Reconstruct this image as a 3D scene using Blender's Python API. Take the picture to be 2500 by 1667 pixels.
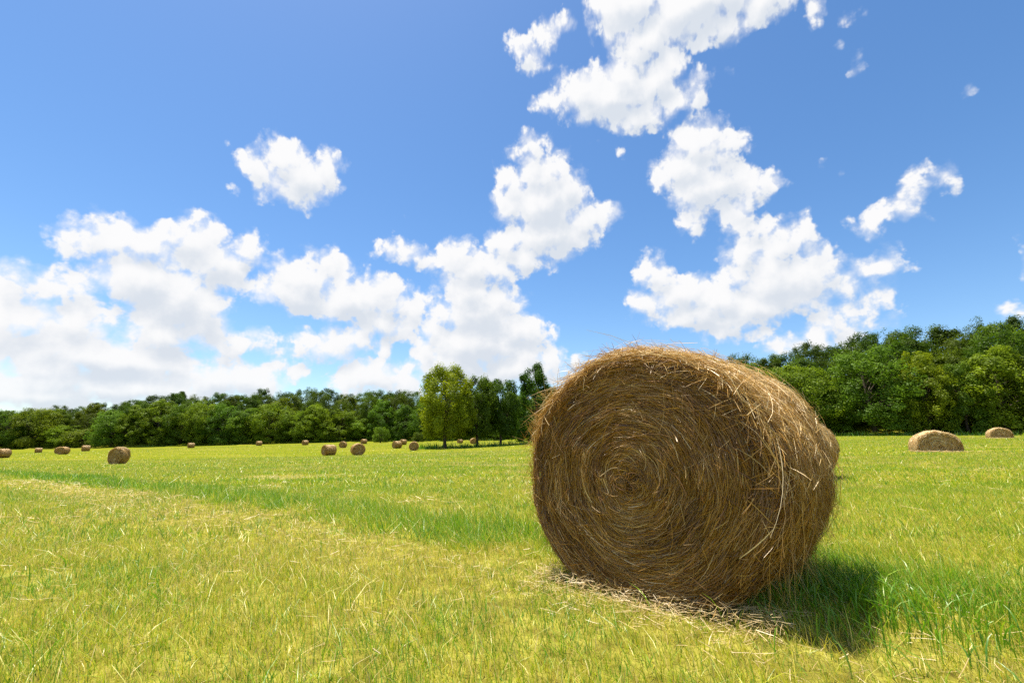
import bpy, math, random
import numpy as np
from mathutils import Vector

# ------------------------------------------------------------------ scene, camera, sky, sun, exposure
for o in list(bpy.data.objects):
    bpy.data.objects.remove(o, do_unlink=True)
scene = bpy.context.scene
COL = scene.collection
scene.render.engine = 'CYCLES'
scene.cycles.use_denoising = False
scene.cycles.use_adaptive_sampling = True
scene.cycles.adaptive_threshold = 0.01
scene.cycles.max_bounces = 6
scene.cycles.diffuse_bounces = 3
scene.cycles.transmission_bounces = 4
scene.cycles.glossy_bounces = 2
scene.cycles.transparent_max_bounces = 4
scene.view_settings.view_transform = 'Standard'
scene.view_settings.look = 'None'
scene.view_settings.gamma = 1.0
scene.view_settings.use_curve_mapping = False
scene.view_settings.exposure = 1.0

EYE = 0.845
cam_data = bpy.data.cameras.new('camera')
cam_data.sensor_fit = 'HORIZONTAL'
cam_data.sensor_width = 36.0
cam_data.lens = 16.42
cam_data.clip_start = 0.05
cam_data.clip_end = 5000.0
cam = bpy.data.objects.new('camera', cam_data)
cam.location = (0.0, 0.0, EYE)
cam.rotation_euler = (math.radians(90 + 12.02), 0, 0)
COL.objects.link(cam)
scene.camera = cam

SUN_AZ, SUN_EL = math.radians(-52.0), math.radians(75.0)
to_sun = Vector((math.sin(SUN_AZ) * math.cos(SUN_EL), math.cos(SUN_AZ) * math.cos(SUN_EL), math.sin(SUN_EL)))
sun_data = bpy.data.lights.new('sun', 'SUN')
sun_data.energy = 5.0
sun_data.angle = math.radians(0.53)
sun_data.color = (1.0, 0.93, 0.80)
sun = bpy.data.objects.new('sun', sun_data)
sun.rotation_euler = to_sun.to_track_quat('Z', 'Y').to_euler()
sun.location = (-30, 30, 60)
COL.objects.link(sun)

# cumulus heaps of the sky: (azimuth, elevation, half width, half height) in radians
CLOUDS = [
    (-0.5004, 0.5237, 0.0498, 0.0333), (-0.4648, 0.5047, 0.0702, 0.0424), (-0.5377, 0.4994, 0.0421, 0.0232), (-0.4779, 0.472, 0.063, 0.0267), (-0.4985, 0.5417, 0.0275, 0.0195), (-0.4283, 0.5239, 0.0361, 0.03),
    (-0.758, 0.3207, 0.0382, 0.0265), (-0.7068, 0.3238, 0.0608, 0.0359), (-0.6413, 0.3513, 0.0548, 0.039), (-0.6416, 0.3777, 0.0182, 0.0153), (-0.553, 0.3449, 0.0326, 0.0334), (-0.5472, 0.3588, 0.0235, 0.0254),
    (-0.5958, 0.3151, 0.0646, 0.0462), (-0.6929, 0.2683, 0.073, 0.056), (-0.6459, 0.2398, 0.0687, 0.0681), (-0.7721, 0.3063, 0.0257, 0.0187), (-0.7906, 0.2907, 0.0129, 0.0086), (-0.5983, 0.2243, 0.0484, 0.0537),
    (-0.6565, 0.1776, 0.0608, 0.0516), (-0.62, 0.1862, 0.0464, 0.0398), (-0.8298, 0.2301, 0.0337, 0.0278), (-0.7964, 0.2313, 0.0409, 0.0315), (-0.7697, 0.222, 0.0278, 0.0223), (-0.8473, 0.2258, 0.0218, 0.0242),
    (-0.8202, 0.1697, 0.0504, 0.0378), (-0.7684, 0.1787, 0.0476, 0.0395), (-0.7928, 0.1443, 0.0632, 0.0329), (-0.8382, 0.1696, 0.0293, 0.0293), (-0.7517, 0.171, 0.0279, 0.0317), (-0.8328, 0.1352, 0.0194, 0.0147),
    (-0.7197, 0.1331, 0.138, 0.0359), (-0.7916, 0.1046, 0.0834, 0.0283), (-0.7872, 0.0754, 0.1146, 0.0346), (-0.686, 0.0898, 0.1317, 0.0357), (-0.5649, 0.1113, 0.0751, 0.0416), (-0.5238, 0.1141, 0.0592, 0.0352),
    (-0.4795, 0.1053, 0.0372, 0.0246), (-0.7055, 0.1097, 0.0489, 0.0168), (-0.5452, 0.1817, 0.043, 0.0189), (-0.5216, 0.1956, 0.0258, 0.0142), (-0.5685, 0.1727, 0.0229, 0.0227), (-0.4786, 0.3279, 0.0296, 0.0233),
    (-0.437, 0.3131, 0.0629, 0.0411), (-0.4073, 0.3512, 0.0318, 0.0256), (-0.4428, 0.2886, 0.0861, 0.0401), (-0.4952, 0.2781, 0.0348, 0.0171), (-0.3585, 0.3316, 0.0225, 0.0225), (-0.3329, 0.2817, 0.0912, 0.0464),
    (-0.2813, 0.3085, 0.0469, 0.0375), (-0.2705, 0.278, 0.0505, 0.0413), (-0.2245, 0.272, 0.0331, 0.0254), (-0.2863, 0.2427, 0.0762, 0.0291), (-0.3672, 0.2784, 0.056, 0.0488), (-0.393, 0.1829, 0.0795, 0.0265),
    (-0.3444, 0.2013, 0.0491, 0.0335), (-0.4321, 0.1713, 0.0438, 0.014), (-0.3114, 0.2213, 0.033, 0.0214), (-0.2703, 0.1969, 0.0213, 0.0306), (-0.2585, 0.2247, 0.034, 0.0253), (-0.2881, 0.1262, 0.0742, 0.0374),
    (-0.3141, 0.1305, 0.0493, 0.0336), (-0.2353, 0.1226, 0.0496, 0.0342), (-0.3463, 0.1099, 0.0298, 0.0191), (-0.4328, 0.1348, 0.014, 0.0118), (0.0544, 0.6079, 0.0313, 0.0222), (0.0509, 0.5816, 0.0456, 0.034),
    (0.0659, 0.5509, 0.0637, 0.048), (0.0041, 0.5352, 0.037, 0.0301), (-0.0061, 0.4988, 0.0326, 0.0394), (0.107, 0.5551, 0.0368, 0.0329), (0.1264, 0.5234, 0.0384, 0.0469), (0.0751, 0.4934, 0.0869, 0.0669),
    (0.1543, 0.4638, 0.0553, 0.0398), (0.2133, 0.468, 0.029, 0.0223), (0.084, 0.4321, 0.0995, 0.0514), (0.1232, 0.4164, 0.0531, 0.0338), (-0.016, 0.4156, 0.0519, 0.0322), (0.0238, 0.3886, 0.0654, 0.0271),
    (0.0534, 0.3792, 0.0454, 0.0199), (-0.2679, 0.3893, 0.0352, 0.0177), (-0.2302, 0.3865, 0.0339, 0.0196), (-0.1243, 0.386, 0.0537, 0.0377), (-0.1722, 0.3683, 0.0499, 0.0252), (-0.0943, 0.36, 0.0762, 0.0436),
    (-0.1325, 0.3359, 0.0347, 0.0237), (-0.0453, 0.3611, 0.057, 0.0364), (-0.0932, 0.3052, 0.0733, 0.0534), (-0.1495, 0.2665, 0.0435, 0.0423), (-0.0732, 0.2687, 0.1008, 0.063), (-0.0253, 0.2971, 0.0447, 0.0444),
    (0.0038, 0.2321, 0.0728, 0.0447), (-0.0817, 0.2035, 0.1182, 0.0651), (-0.1768, 0.2424, 0.0335, 0.0257), (-0.1841, 0.1916, 0.0303, 0.0348), (0.0516, 0.2272, 0.0344, 0.0223), (-0.1184, 0.1611, 0.0931, 0.0462),
    (0.0227, 0.1836, 0.055, 0.0447), (0.0038, 0.1529, 0.1083, 0.0418), (0.0699, 0.1711, 0.0414, 0.0316), (-0.1778, 0.146, 0.0365, 0.0366), (0.2996, 0.8152, 0.1081, 0.0398), (0.4459, 0.7865, 0.1423, 0.0471),
    (0.5715, 0.7576, 0.0761, 0.0359), (0.2652, 0.7857, 0.0519, 0.0251), (0.3242, 0.7573, 0.0746, 0.0382), (0.4039, 0.7615, 0.0622, 0.0327), (0.486, 0.7452, 0.068, 0.0284), (0.3016, 0.7343, 0.066, 0.0323),
    (0.269, 0.7115, 0.0848, 0.0325), (0.1749, 0.6993, 0.0878, 0.0282), (0.1003, 0.6826, 0.0488, 0.0164), (0.2359, 0.6786, 0.1268, 0.0431), (0.2933, 0.6416, 0.0819, 0.0304), (0.3368, 0.687, 0.0636, 0.0338),
    (0.3589, 0.7109, 0.0517, 0.0273), (0.4193, 0.6597, 0.036, 0.0234), (0.4316, 0.6697, 0.0197, 0.0143), (0.3902, 0.6485, 0.0495, 0.0196), (0.1834, 0.6635, 0.0639, 0.0229), (0.0396, 0.7704, 0.0418, 0.0227),
    (0.11, 0.8056, 0.0375, 0.0141), (0.0763, 0.7891, 0.0375, 0.0183), (0.0458, 0.7465, 0.024, 0.0096), (0.6597, 0.7161, 0.0129, 0.0123), (0.418, 0.5686, 0.0561, 0.039), (0.3965, 0.5339, 0.0672, 0.045),
    (0.4508, 0.5464, 0.0526, 0.0434), (0.3604, 0.5363, 0.0382, 0.0304), (0.4101, 0.4917, 0.0674, 0.0458), (0.4532, 0.4914, 0.0633, 0.0452), (0.5209, 0.4727, 0.0372, 0.0285), (0.507, 0.4563, 0.036, 0.0258),
    (0.3889, 0.5933, 0.0217, 0.014), (0.4465, 0.5852, 0.0309, 0.0161), (0.4054, 0.4436, 0.0309, 0.0281), (0.4886, 0.4364, 0.038, 0.0232), (0.3909, 0.4277, 0.0156, 0.0166), (0.4998, 0.3939, 0.0419, 0.0296),
    (0.48, 0.3567, 0.0394, 0.0458), (0.5765, 0.3701, 0.0312, 0.0283), (0.5487, 0.3522, 0.0423, 0.0384), (0.5987, 0.3379, 0.0259, 0.0234), (0.535, 0.2982, 0.0859, 0.056), (0.4749, 0.3077, 0.0436, 0.0384),
    (0.5843, 0.2897, 0.0494, 0.0443), (0.6069, 0.2777, 0.0346, 0.0297), (0.3167, 0.3274, 0.0391, 0.0369), (0.2999, 0.3449, 0.0234, 0.0229), (0.2889, 0.2855, 0.0322, 0.0286), (0.3577, 0.2881, 0.0735, 0.0406),
    (0.4235, 0.2722, 0.0711, 0.0398), (0.3889, 0.2536, 0.1035, 0.0294), (0.5078, 0.2532, 0.1074, 0.0401), (0.566, 0.2529, 0.0596, 0.0298), (0.4516, 0.229, 0.067, 0.023), (0.6355, 0.2685, 0.0331, 0.0219),
    (0.6693, 0.283, 0.0255, 0.0156), (0.7044, 0.2951, 0.0174, 0.0147), (0.6857, 0.2906, 0.0237, 0.014), (0.6365, 0.2261, 0.0176, 0.0168), (0.6856, 0.2327, 0.0199, 0.0163), (0.6816, 0.2171, 0.0118, 0.0147),
    (0.6082, 0.2072, 0.03, 0.0279), (0.6451, 0.1943, 0.0344, 0.02), (0.5924, 0.1858, 0.0317, 0.022), (0.5494, 0.1691, 0.0443, 0.015), (0.5903, 0.1688, 0.0499, 0.015), (0.4798, 0.2008, 0.0346, 0.0105),
    (0.1443, 0.1606, 0.0185, 0.0111), (0.6953, 0.3576, 0.0214, 0.0139), (0.7176, 0.3643, 0.0219, 0.0152), (0.7379, 0.3739, 0.0201, 0.0161), (0.7535, 0.3887, 0.0186, 0.017), (0.7685, 0.4009, 0.0182, 0.0181),
    (0.7828, 0.4129, 0.0188, 0.0156), (0.7976, 0.4048, 0.0102, 0.0108), (0.7515, 0.3578, 0.0162, 0.0095), (0.861, 0.2608, 0.0037, 0.0098), (0.8462, 0.1835, 0.0078, 0.0088),
]
WISPS = [
    (-0.3842, 0.5282, 0.0196, 0.0206), (-0.5812, 0.4525, 0.0187, 0.0101), (0.7196, 0.6734, 0.0304, 0.0158), (0.6899, 0.6461, 0.0172, 0.0147), (0.7182, 0.6491, 0.0139, 0.0082), (0.699, 0.6016, 0.0141, 0.0092),
    (0.7165, 0.6161, 0.0115, 0.0139), (0.8504, 0.5081, 0.016, 0.0103), (0.8241, 0.479, 0.0069, 0.0067), (0.7871, 0.5179, 0.0049, 0.0053), (0.5025, 0.6784, 0.0077, 0.0119), (0.6295, 0.4721, 0.007, 0.0115),
    (0.6646, 0.4542, 0.0141, 0.0082), (0.8103, 0.386, 0.0099, 0.0095), (0.823, 0.3945, 0.0059, 0.0077), (0.2541, 0.5792, 0.0137, 0.0142), (0.2007, 0.6046, 0.0282, 0.0097), (0.4956, 0.5649, 0.0082, 0.0089),
    (-0.8235, 0.2794, 0.0092, 0.0063), (-0.5003, 0.1665, 0.0066, 0.0047), (-0.2438, 0.4609, 0.0086, 0.0052), (0.0697, 0.7424, 0.0434, 0.0084), (0.1553, 0.4895, 0.0139, 0.017), (0.2512, 0.4559, 0.0095, 0.0119),
    (0.7558, 0.3494, 0.0182, 0.0109), (0.3292, 0.6075, 0.0472, 0.0129), (-0.2957, 0.3908, 0.0146, 0.0088), (0.4405, 0.3673, 0.0114, 0.0117),
]
TERRAIN_POINTS = [
    (-80.27, 75.64, -1.77), (-134.61, 136.31, -2.49), (-95.42, 100.76, -1.82), (-86.26, 92.18, -1.66), (-110.01, 123.6, -1.72), (-35.51, 43.68, -1.21),
    (-90.7, 135.24, -1.08), (-78.99, 149.28, -0.58), (-61.01, 141.05, -0.34), (-24.78, 64.86, -1.05), (-38.53, 109.06, -0.69), (-19.3, 60.03, -0.91),
    (-43.71, 140.9, 0.02), (-22.82, 94.94, -0.56), (-16.52, 80.58, -0.74), (23.14, 26.18, 0.25), (57.65, 56.35, 1.18), (7.04, 11.5, -0.04),
    (2.25, 93.66, 0.22), (-256.44, 200.0, -2.67), (-203.16, 190.0, -1.86), (-142.47, 185.0, -1.48), (-105.79, 190.0, -0.59), (-66.89, 195.0, 0.35),
    (-32.6, 190.0, 0.69), (7.3, 170.0, 1.13), (31.13, 145.0, 1.45), (50.7, 118.0, 1.74), (67.71, 105.0, 1.86), (82.56, 96.0, 1.89),
    (96.76, 90.0, 1.87), (110.98, 86.0, 1.93), (-12.35, 88.0, -0.41), (-6.69, 92.0, -0.39), (-2.6, 95.0, -0.27), (0.0, 0.0, 0.0),
    (0.0, 5.0, 0.0), (-5.0, 4.0, 0.0), (5.0, 4.0, 0.0), (0.0, -6.0, 0.0), (-6.0, -4.0, 0.0), (6.0, -4.0, 0.0),
    (0.0, 9.0, -0.02), (8.0, 9.0, 0.0), (-8.0, 9.0, -0.1), (0.0, -60.0, 0.0), (-60.0, -30.0, -0.8), (60.0, -30.0, 0.8),
    (-120.0, 20.0, -2.0), (100.0, 20.0, 1.6),
]
TREELINE = [
    (-256.44, 200.0, -2.67), (-203.16, 190.0, -1.86), (-142.47, 185.0, -1.48), (-105.79, 190.0, -0.59), (-66.89, 195.0, 0.35), (-32.6, 190.0, 0.69),
    (7.3, 170.0, 1.13), (31.13, 145.0, 1.45), (50.7, 118.0, 1.74), (67.71, 105.0, 1.86), (82.56, 96.0, 1.89), (96.76, 90.0, 1.87),
    (110.98, 86.0, 1.93),
]
FRONT_TREES = [
    (-218.8, 194.7, 15.5, 21.0, 'r', 1), (-201.6, 191.0, 15.7, 16.9, 'r', 1), (-191.7, 191.7, 16.3, 17.9, 'r', 2), (-177.6, 190.8, 9.1, 15.0, 'r', 2),
    (-170.4, 190.0, 7.9, 13.1, 'b', 2), (-158.4, 189.3, 14.6, 16.7, 'r', 1), (-149.0, 188.8, 17.0, 13.9, 'o', 1), (-140.0, 188.7, 18.5, 16.7, 'o', 1),
    (-132.1, 190.1, 16.8, 14.9, 'r', 0), (-123.8, 189.9, 18.2, 14.9, 'r', 1), (-115.9, 191.6, 16.5, 16.9, 'r', 0), (-106.8, 191.6, 15.5, 15.1, 'o', 1),
    (-98.5, 193.0, 17.0, 18.0, 'r', 2), (-89.2, 194.3, 13.5, 15.3, 'r', 1), (-80.6, 195.7, 15.9, 15.4, 'o', 2), (-71.5, 198.4, 12.9, 19.5, 'r', 2),
    (-62.0, 197.9, 9.8, 14.6, 'r', 2), (-55.0, 197.2, 6.3, 10.7, 'b', 1), (-54.1, 197.1, 17.3, 13.6, 'o', 0), (-44.1, 193.9, 15.3, 11.4, 'o', 0),
    (-34.6, 192.3, 15.9, 13.2, 'r', 1), (-24.4, 189.6, 14.8, 14.9, 'o', 0), (-12.7, 184.8, 14.3, 14.5, 'r', 0), (-1.5, 179.2, 14.5, 15.0, 'o', 0),
    (11.7, 170.1, 15.8, 15.0, 'r', 1), (20.5, 159.1, 17.4, 15.6, 'r', 0), (30.7, 149.1, 18.1, 17.6, 'r', 1), (40.3, 138.2, 18.4, 17.6, 'r', 0),
    (47.9, 126.8, 17.9, 14.9, 'o', 1), (52.8, 118.4, 18.2, 12.8, 'o', 2), (58.9, 115.3, 18.7, 13.6, 'o', 1), (65.9, 108.2, 16.6, 17.5, 'r', 2),
    (72.7, 106.6, 12.3, 9.4, 'o', 0), (78.6, 102.9, 19.0, 19.2, 'r', 1), (85.7, 97.5, 17.7, 11.5, 'o', 3), (90.9, 94.6, 14.9, 9.3, 'o', 1),
    (97.5, 93.5, 18.5, 13.8, 'o', 2), (104.1, 90.5, 16.8, 15.1, 'r', 1), (112.6, 88.7, 18.0, 15.7, 'o', 1),
]
BACK_TREES = [
    (-236.9, 203.1, 13.1, 10.6, 'o', 1), (-222.3, 199.0, 14.2, 10.7, 'r', 0), (-207.1, 194.3, 13.6, 10.4, 'o', 1), (-197.9, 195.0, 14.1, 9.9, 'r', 1),
    (-189.0, 195.5, 15.5, 14.0, 'o', 2), (-174.6, 194.5, 11.8, 11.0, 'r', 1), (-165.4, 195.9, 13.6, 10.2, 'o', 0), (-152.6, 192.1, 17.5, 12.6, 'r', 1),
    (-142.5, 194.7, 16.9, 11.0, 'o', 1), (-134.0, 197.6, 16.5, 12.9, 'r', 1), (-121.7, 197.5, 17.1, 12.3, 'o', 1), (-110.5, 198.4, 19.3, 13.6, 'o', 0),
    (-98.3, 200.1, 18.5, 14.7, 'o', 2), (-84.2, 200.1, 16.9, 12.9, 'r', 0), (-72.2, 200.9, 16.9, 11.7, 'r', 2), (-60.9, 200.4, 18.3, 12.1, 'r', 0),
    (-50.2, 203.7, 17.9, 15.7, 'r', 1), (-34.1, 197.2, 17.3, 13.2, 'r', 1), (-21.1, 193.8, 14.9, 12.1, 'r', 1), (-9.3, 186.9, 16.9, 12.1, 'r', 0),
    (2.2, 181.9, 15.9, 12.4, 'o', 2), (13.2, 172.0, 16.3, 15.5, 'r', 1), (26.2, 161.0, 18.2, 15.3, 'r', 1), (37.5, 147.6, 18.2, 15.2, 'o', 1),
    (48.0, 136.3, 17.5, 14.2, 'o', 1), (57.4, 127.2, 16.8, 11.2, 'o', 0), (62.7, 117.2, 17.5, 11.5, 'o', 0), (72.6, 115.5, 17.1, 13.1, 'o', 1),
    (81.5, 110.5, 19.8, 10.9, 'r', 0), (87.0, 104.6, 19.6, 12.8, 'o', 0), (95.1, 100.4, 16.7, 11.8, 'o', 2), (103.6, 97.7, 19.8, 13.4, 'r', 0),
    (109.5, 92.0, 19.2, 13.2, 'o', 2), (-245.0, 209.9, 12.3, 8.6, 'r', 1), (-235.4, 208.5, 9.4, 6.6, 'o', 1), (-224.9, 204.4, 9.7, 7.8, 'o', 1),
    (-215.3, 202.1, 12.5, 10.8, 'o', 2), (-209.7, 206.3, 11.3, 10.1, 'o', 0), (-199.1, 205.0, 11.2, 9.8, 'o', 1), (-188.0, 202.6, 11.4, 9.1, 'r', 0),
    (-181.7, 204.8, 13.8, 12.9, 'o', 2), (-170.0, 205.0, 14.4, 10.5, 'o', 0), (-157.6, 201.5, 15.1, 13.5, 'o', 2), (-144.7, 200.8, 19.4, 14.9, 'o', 0),
    (-134.8, 206.6, 14.2, 12.3, 'r', 2), (-124.9, 208.8, 16.5, 15.2, 'o', 2), (-111.6, 210.1, 17.0, 13.0, 'r', 1), (-100.7, 212.3, 16.8, 14.1, 'r', 1),
    (-87.0, 210.3, 20.0, 14.8, 'r', 1), (-75.6, 216.1, 15.8, 13.5, 'o', 2), (-63.1, 215.6, 18.2, 14.0, 'r', 1), (-49.6, 212.9, 17.9, 12.3, 'r', 2),
    (-37.3, 207.3, 15.9, 14.8, 'o', 0), (-23.3, 203.5, 15.4, 12.7, 'r', 0), (-11.4, 198.5, 15.3, 14.5, 'r', 2), (1.8, 195.4, 14.5, 13.5, 'o', 2),
    (13.4, 184.3, 16.3, 11.9, 'o', 0), (23.6, 178.6, 16.2, 13.4, 'o', 1), (33.5, 166.7, 15.2, 11.8, 'o', 1), (42.1, 158.4, 17.4, 15.2, 'o', 2),
    (51.9, 147.0, 17.4, 15.4, 'r', 0), (60.7, 135.1, 17.8, 15.5, 'o', 2), (71.8, 129.5, 16.9, 14.5, 'o', 0), (80.1, 121.9, 18.7, 13.8, 'r', 0),
    (89.9, 118.1, 20.6, 11.5, 'r', 0), (94.5, 111.2, 20.2, 13.9, 'o', 0), (103.8, 107.7, 18.6, 11.3, 'r', 1), (108.6, 102.4, 21.7, 15.1, 'o', 2),
    (122.2, 102.2, 20.0, 14.4, 'o', 0), (-254.5, 218.1, 7.3, 6.5, 'r', 1), (-245.3, 214.4, 8.3, 5.8, 'r', 0), (-243.1, 216.3, 7.4, 6.5, 'o', 0),
    (-233.7, 212.3, 6.8, 5.2, 'r', 0), (-232.0, 214.5, 7.6, 7.1, 'r', 0), (-222.9, 211.0, 7.0, 5.9, 'o', 1), (-219.2, 211.7, 8.2, 6.1, 'o', 0),
    (-214.7, 211.9, 8.0, 6.9, 'r', 0), (-209.5, 211.9, 9.5, 7.4, 'o', 0), (-206.3, 214.4, 10.4, 8.1, 'r', 0), (-199.4, 213.6, 9.2, 7.2, 'r', 0),
    (-194.2, 214.0, 9.8, 8.4, 'r', 0), (-185.5, 211.4, 12.3, 11.7, 'o', 0), (-177.2, 212.2, 10.1, 9.4, 'r', 0), (-169.9, 211.9, 12.2, 11.0, 'r', 0),
    (-160.5, 210.6, 14.7, 13.9, 'o', 0), (-152.8, 214.7, 16.9, 11.7, 'o', 0), (-144.7, 215.9, 14.4, 12.8, 'r', 1), (-134.5, 215.3, 16.1, 13.0, 'o', 0),
    (-126.6, 218.8, 14.5, 13.5, 'o', 0), (-115.9, 217.9, 18.1, 12.1, 'o', 0), (-108.4, 221.7, 15.9, 14.5, 'r', 0), (-99.0, 225.3, 17.3, 14.0, 'r', 0),
    (-86.8, 221.5, 18.0, 11.3, 'r', 0), (-80.0, 226.8, 14.5, 12.4, 'r', 0), (-70.3, 226.0, 15.4, 13.9, 'r', 0), (-58.9, 223.1, 15.8, 14.3, 'o', 0),
    (-47.7, 221.3, 16.0, 15.4, 'r', 0), (-36.0, 222.1, 14.6, 10.4, 'r', 0), (-27.6, 217.7, 14.7, 11.4, 'o', 1), (-18.8, 217.1, 14.9, 10.8, 'r', 0),
    (-10.2, 210.0, 14.7, 12.7, 'o', 1), (-0.5, 206.1, 13.5, 9.9, 'o', 0), (7.1, 205.8, 15.7, 11.6, 'o', 1), (15.5, 199.7, 14.1, 13.0, 'r', 0),
    (24.5, 192.8, 15.1, 10.3, 'r', 1), (30.3, 180.8, 15.0, 12.1, 'r', 0), (38.2, 174.5, 14.3, 11.8, 'r', 0), (46.2, 170.8, 15.3, 10.5, 'r', 1),
    (51.4, 162.2, 16.3, 11.1, 'r', 0), (56.9, 154.0, 16.2, 12.7, 'o', 0), (63.0, 145.9, 16.7, 13.5, 'o', 0), (71.5, 142.2, 17.6, 13.9, 'r', 0),
    (77.9, 135.0, 17.0, 11.1, 'o', 0), (85.3, 133.3, 18.8, 11.6, 'r', 0), (91.3, 129.2, 18.0, 12.2, 'o', 0), (97.2, 124.8, 20.5, 11.6, 'o', 0),
    (100.7, 118.6, 20.7, 14.9, 'r', 0), (110.3, 116.7, 20.5, 15.3, 'o', 0), (119.6, 114.4, 21.1, 11.8, 'r', 0), (122.0, 108.5, 22.5, 13.4, 'o', 0),
    (129.4, 106.2, 21.6, 13.9, 'r', 0),
]

def nd(t, kind, **kw):
    n = t.nodes.new(kind)
    for k, v in kw.items():
        setattr(n, k, v)
    return n

def setv(n, **kw):
    for k, v in kw.items():
        n.inputs[k.replace('_', ' ')].default_value = v
    return n

def math_(t, op, a, b=None, c=None, clamp=False):
    n = t.nodes.new('ShaderNodeMath'); n.operation = op; n.use_clamp = clamp
    for i, v in enumerate((a, b, c)):
        if v is None: continue
        if isinstance(v, (int, float)): n.inputs[i].default_value = v
        else: t.links.new(v, n.inputs[i])
    return n.outputs[0]

def vmath(t, op, a, b=None, c=None):
    n = t.nodes.new('ShaderNodeVectorMath'); n.operation = op
    for i, v in enumerate((a, b, c)):
        if v is None: continue
        if isinstance(v, tuple): n.inputs[i].default_value = v
        else: t.links.new(v, n.inputs[i])
    return n.outputs['Value'] if op in ('LENGTH', 'DOT_PRODUCT', 'DISTANCE') else n.outputs['Vector']

def smooth(t, v, lo, hi, out0=0.0, out1=1.0):
    n = t.nodes.new('ShaderNodeMapRange'); n.interpolation_type = 'SMOOTHSTEP'
    t.links.new(v, n.inputs['Value'])
    n.inputs['From Min'].default_value = lo; n.inputs['From Max'].default_value = hi
    n.inputs['To Min'].default_value = out0; n.inputs['To Max'].default_value = out1
    return n.outputs['Result']

SUN_STEP = (-0.012, 0.030, 0.0)      # a small step across the sky towards the sun

def new_group(name, inputs, outputs):
    g = bpy.data.node_groups.new(name, 'ShaderNodeTree')
    for n, k in inputs: g.interface.new_socket(n, in_out='INPUT', socket_type=k)
    for n, k in outputs: g.interface.new_socket(n, in_out='OUTPUT', socket_type=k)
    return g, g.nodes.new('NodeGroupInput'), g.nodes.new('NodeGroupOutput')

def cloud_thickness(blobs, generic):
    """Group: (azimuth, elevation) -> thickness with detail, thickness without (radians), noise colour."""
    t, gi, go = new_group('cloud_thickness', [('P', 'NodeSocketVector')],
                          [('Fine', 'NodeSocketFloat'), ('Coarse', 'NodeSocketFloat'), ('Noise', 'NodeSocketColor')])
    p = gi.outputs['P']
    wn = setv(nd(t, 'ShaderNodeTexNoise', noise_dimensions='2D'), Scale=9.0, Detail=4.0, Roughness=0.6)
    t.links.new(p, wn.inputs['Vector'])
    wp = vmath(t, 'MULTIPLY_ADD', wn.outputs['Color'], (0.030, 0.028, 0.0), vmath(t, 'ADD', p, (-0.015, -0.014, 0.0)))
    acc = None
    for (a, e, ra, re, thin) in blobs:
        m = vmath(t, 'MULTIPLY_ADD', wp, (1 / ra, 1 / re, 0.0), (-a / ra, -e / re, 0.0))
        r = 0.35 * max(ra, re) + 0.65 * min(ra, re)
        l = math_(t, 'MULTIPLY_ADD', vmath(t, 'LENGTH', m), r, -r + thin)
        acc = l if acc is None else math_(t, 'SMOOTH_MIN', acc, l, 0.012)
    if generic:                            # the same kind of sky all round, beyond the part in view
        sx = nd(t, 'ShaderNodeSeparateXYZ'); t.links.new(p, sx.inputs[0])
        gn = setv(nd(t, 'ShaderNodeTexNoise', noise_dimensions='2D'), Scale=5.0, Detail=2.0, Roughness=0.5)
        t.links.new(vmath(t, 'MULTIPLY', p, (1.0, 1.35, 0.0)), gn.inputs['Vector'])
        cov = math_(t, 'MULTIPLY_ADD', gn.outputs['Fac'], -0.55, 0.315)
        out_az = smooth(t, math_(t, 'ABSOLUTE', sx.outputs[0]), 0.88, 1.02)
        out_el = smooth(t, sx.outputs[1], 0.86, 0.98)
        inside = math_(t, 'SUBTRACT', 1.0, math_(t, 'MAXIMUM', out_az, out_el))
        cov = math_(t, 'MULTIPLY_ADD', inside, 0.4, cov)
        acc = cov if acc is None else math_(t, 'MINIMUM', acc, cov)
    coarse = math_(t, 'MULTIPLY', acc, -1.0)
    n1 = setv(nd(t, 'ShaderNodeTexNoise', noise_dimensions='2D'), Scale=24.0, Detail=6.0, Roughness=0.52, Distortion=0.1)
    t.links.new(p, n1.inputs['Vector'])
    vo = nd(t, 'ShaderNodeTexVoronoi', feature='F1', voronoi_dimensions='2D', normalize=True)
    setv(vo, Scale=25.0, Detail=1.8, Roughness=0.5, Lacunarity=2.5)
    t.links.new(vmath(t, 'MULTIPLY_ADD', wn.outputs['Color'], (0.03, 0.03, 0.0), p), vo.inputs['Vector'])
    d = math_(t, 'MULTIPLY_ADD', n1.outputs['Fac'], 0.040, -0.020 + 0.032)
    d = math_(t, 'MULTIPLY_ADD', vo.outputs['Distance'], -0.058, d)
    d = math_(t, 'ADD', d, coarse)
    t.links.new(d, go.inputs['Fine']); t.links.new(coarse, go.inputs['Coarse']); t.links.new(n1.outputs['Color'], go.inputs['Noise'])
    return t

def sky_leaf(world_tree, shared, blobs, generic):
    t, gi, go = new_group('sky_field', [('P', 'NodeSocketVector'), ('Q', 'NodeSocketVector'), ('Sky', 'NodeSocketColor'), ('Far', 'NodeSocketFloat')],
                          [('Shader', 'NodeSocketShader')])
    fill_leaf(t, gi, go, blobs, generic)
    n = nd(world_tree, 'ShaderNodeGroup', node_tree=t)
    for k, v in (('P', 'p'), ('Q', 'q'), ('Sky', 'sky'), ('Far', 'far')):
        world_tree.links.new(shared[v], n.inputs[k])
    return n.outputs[0]

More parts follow.
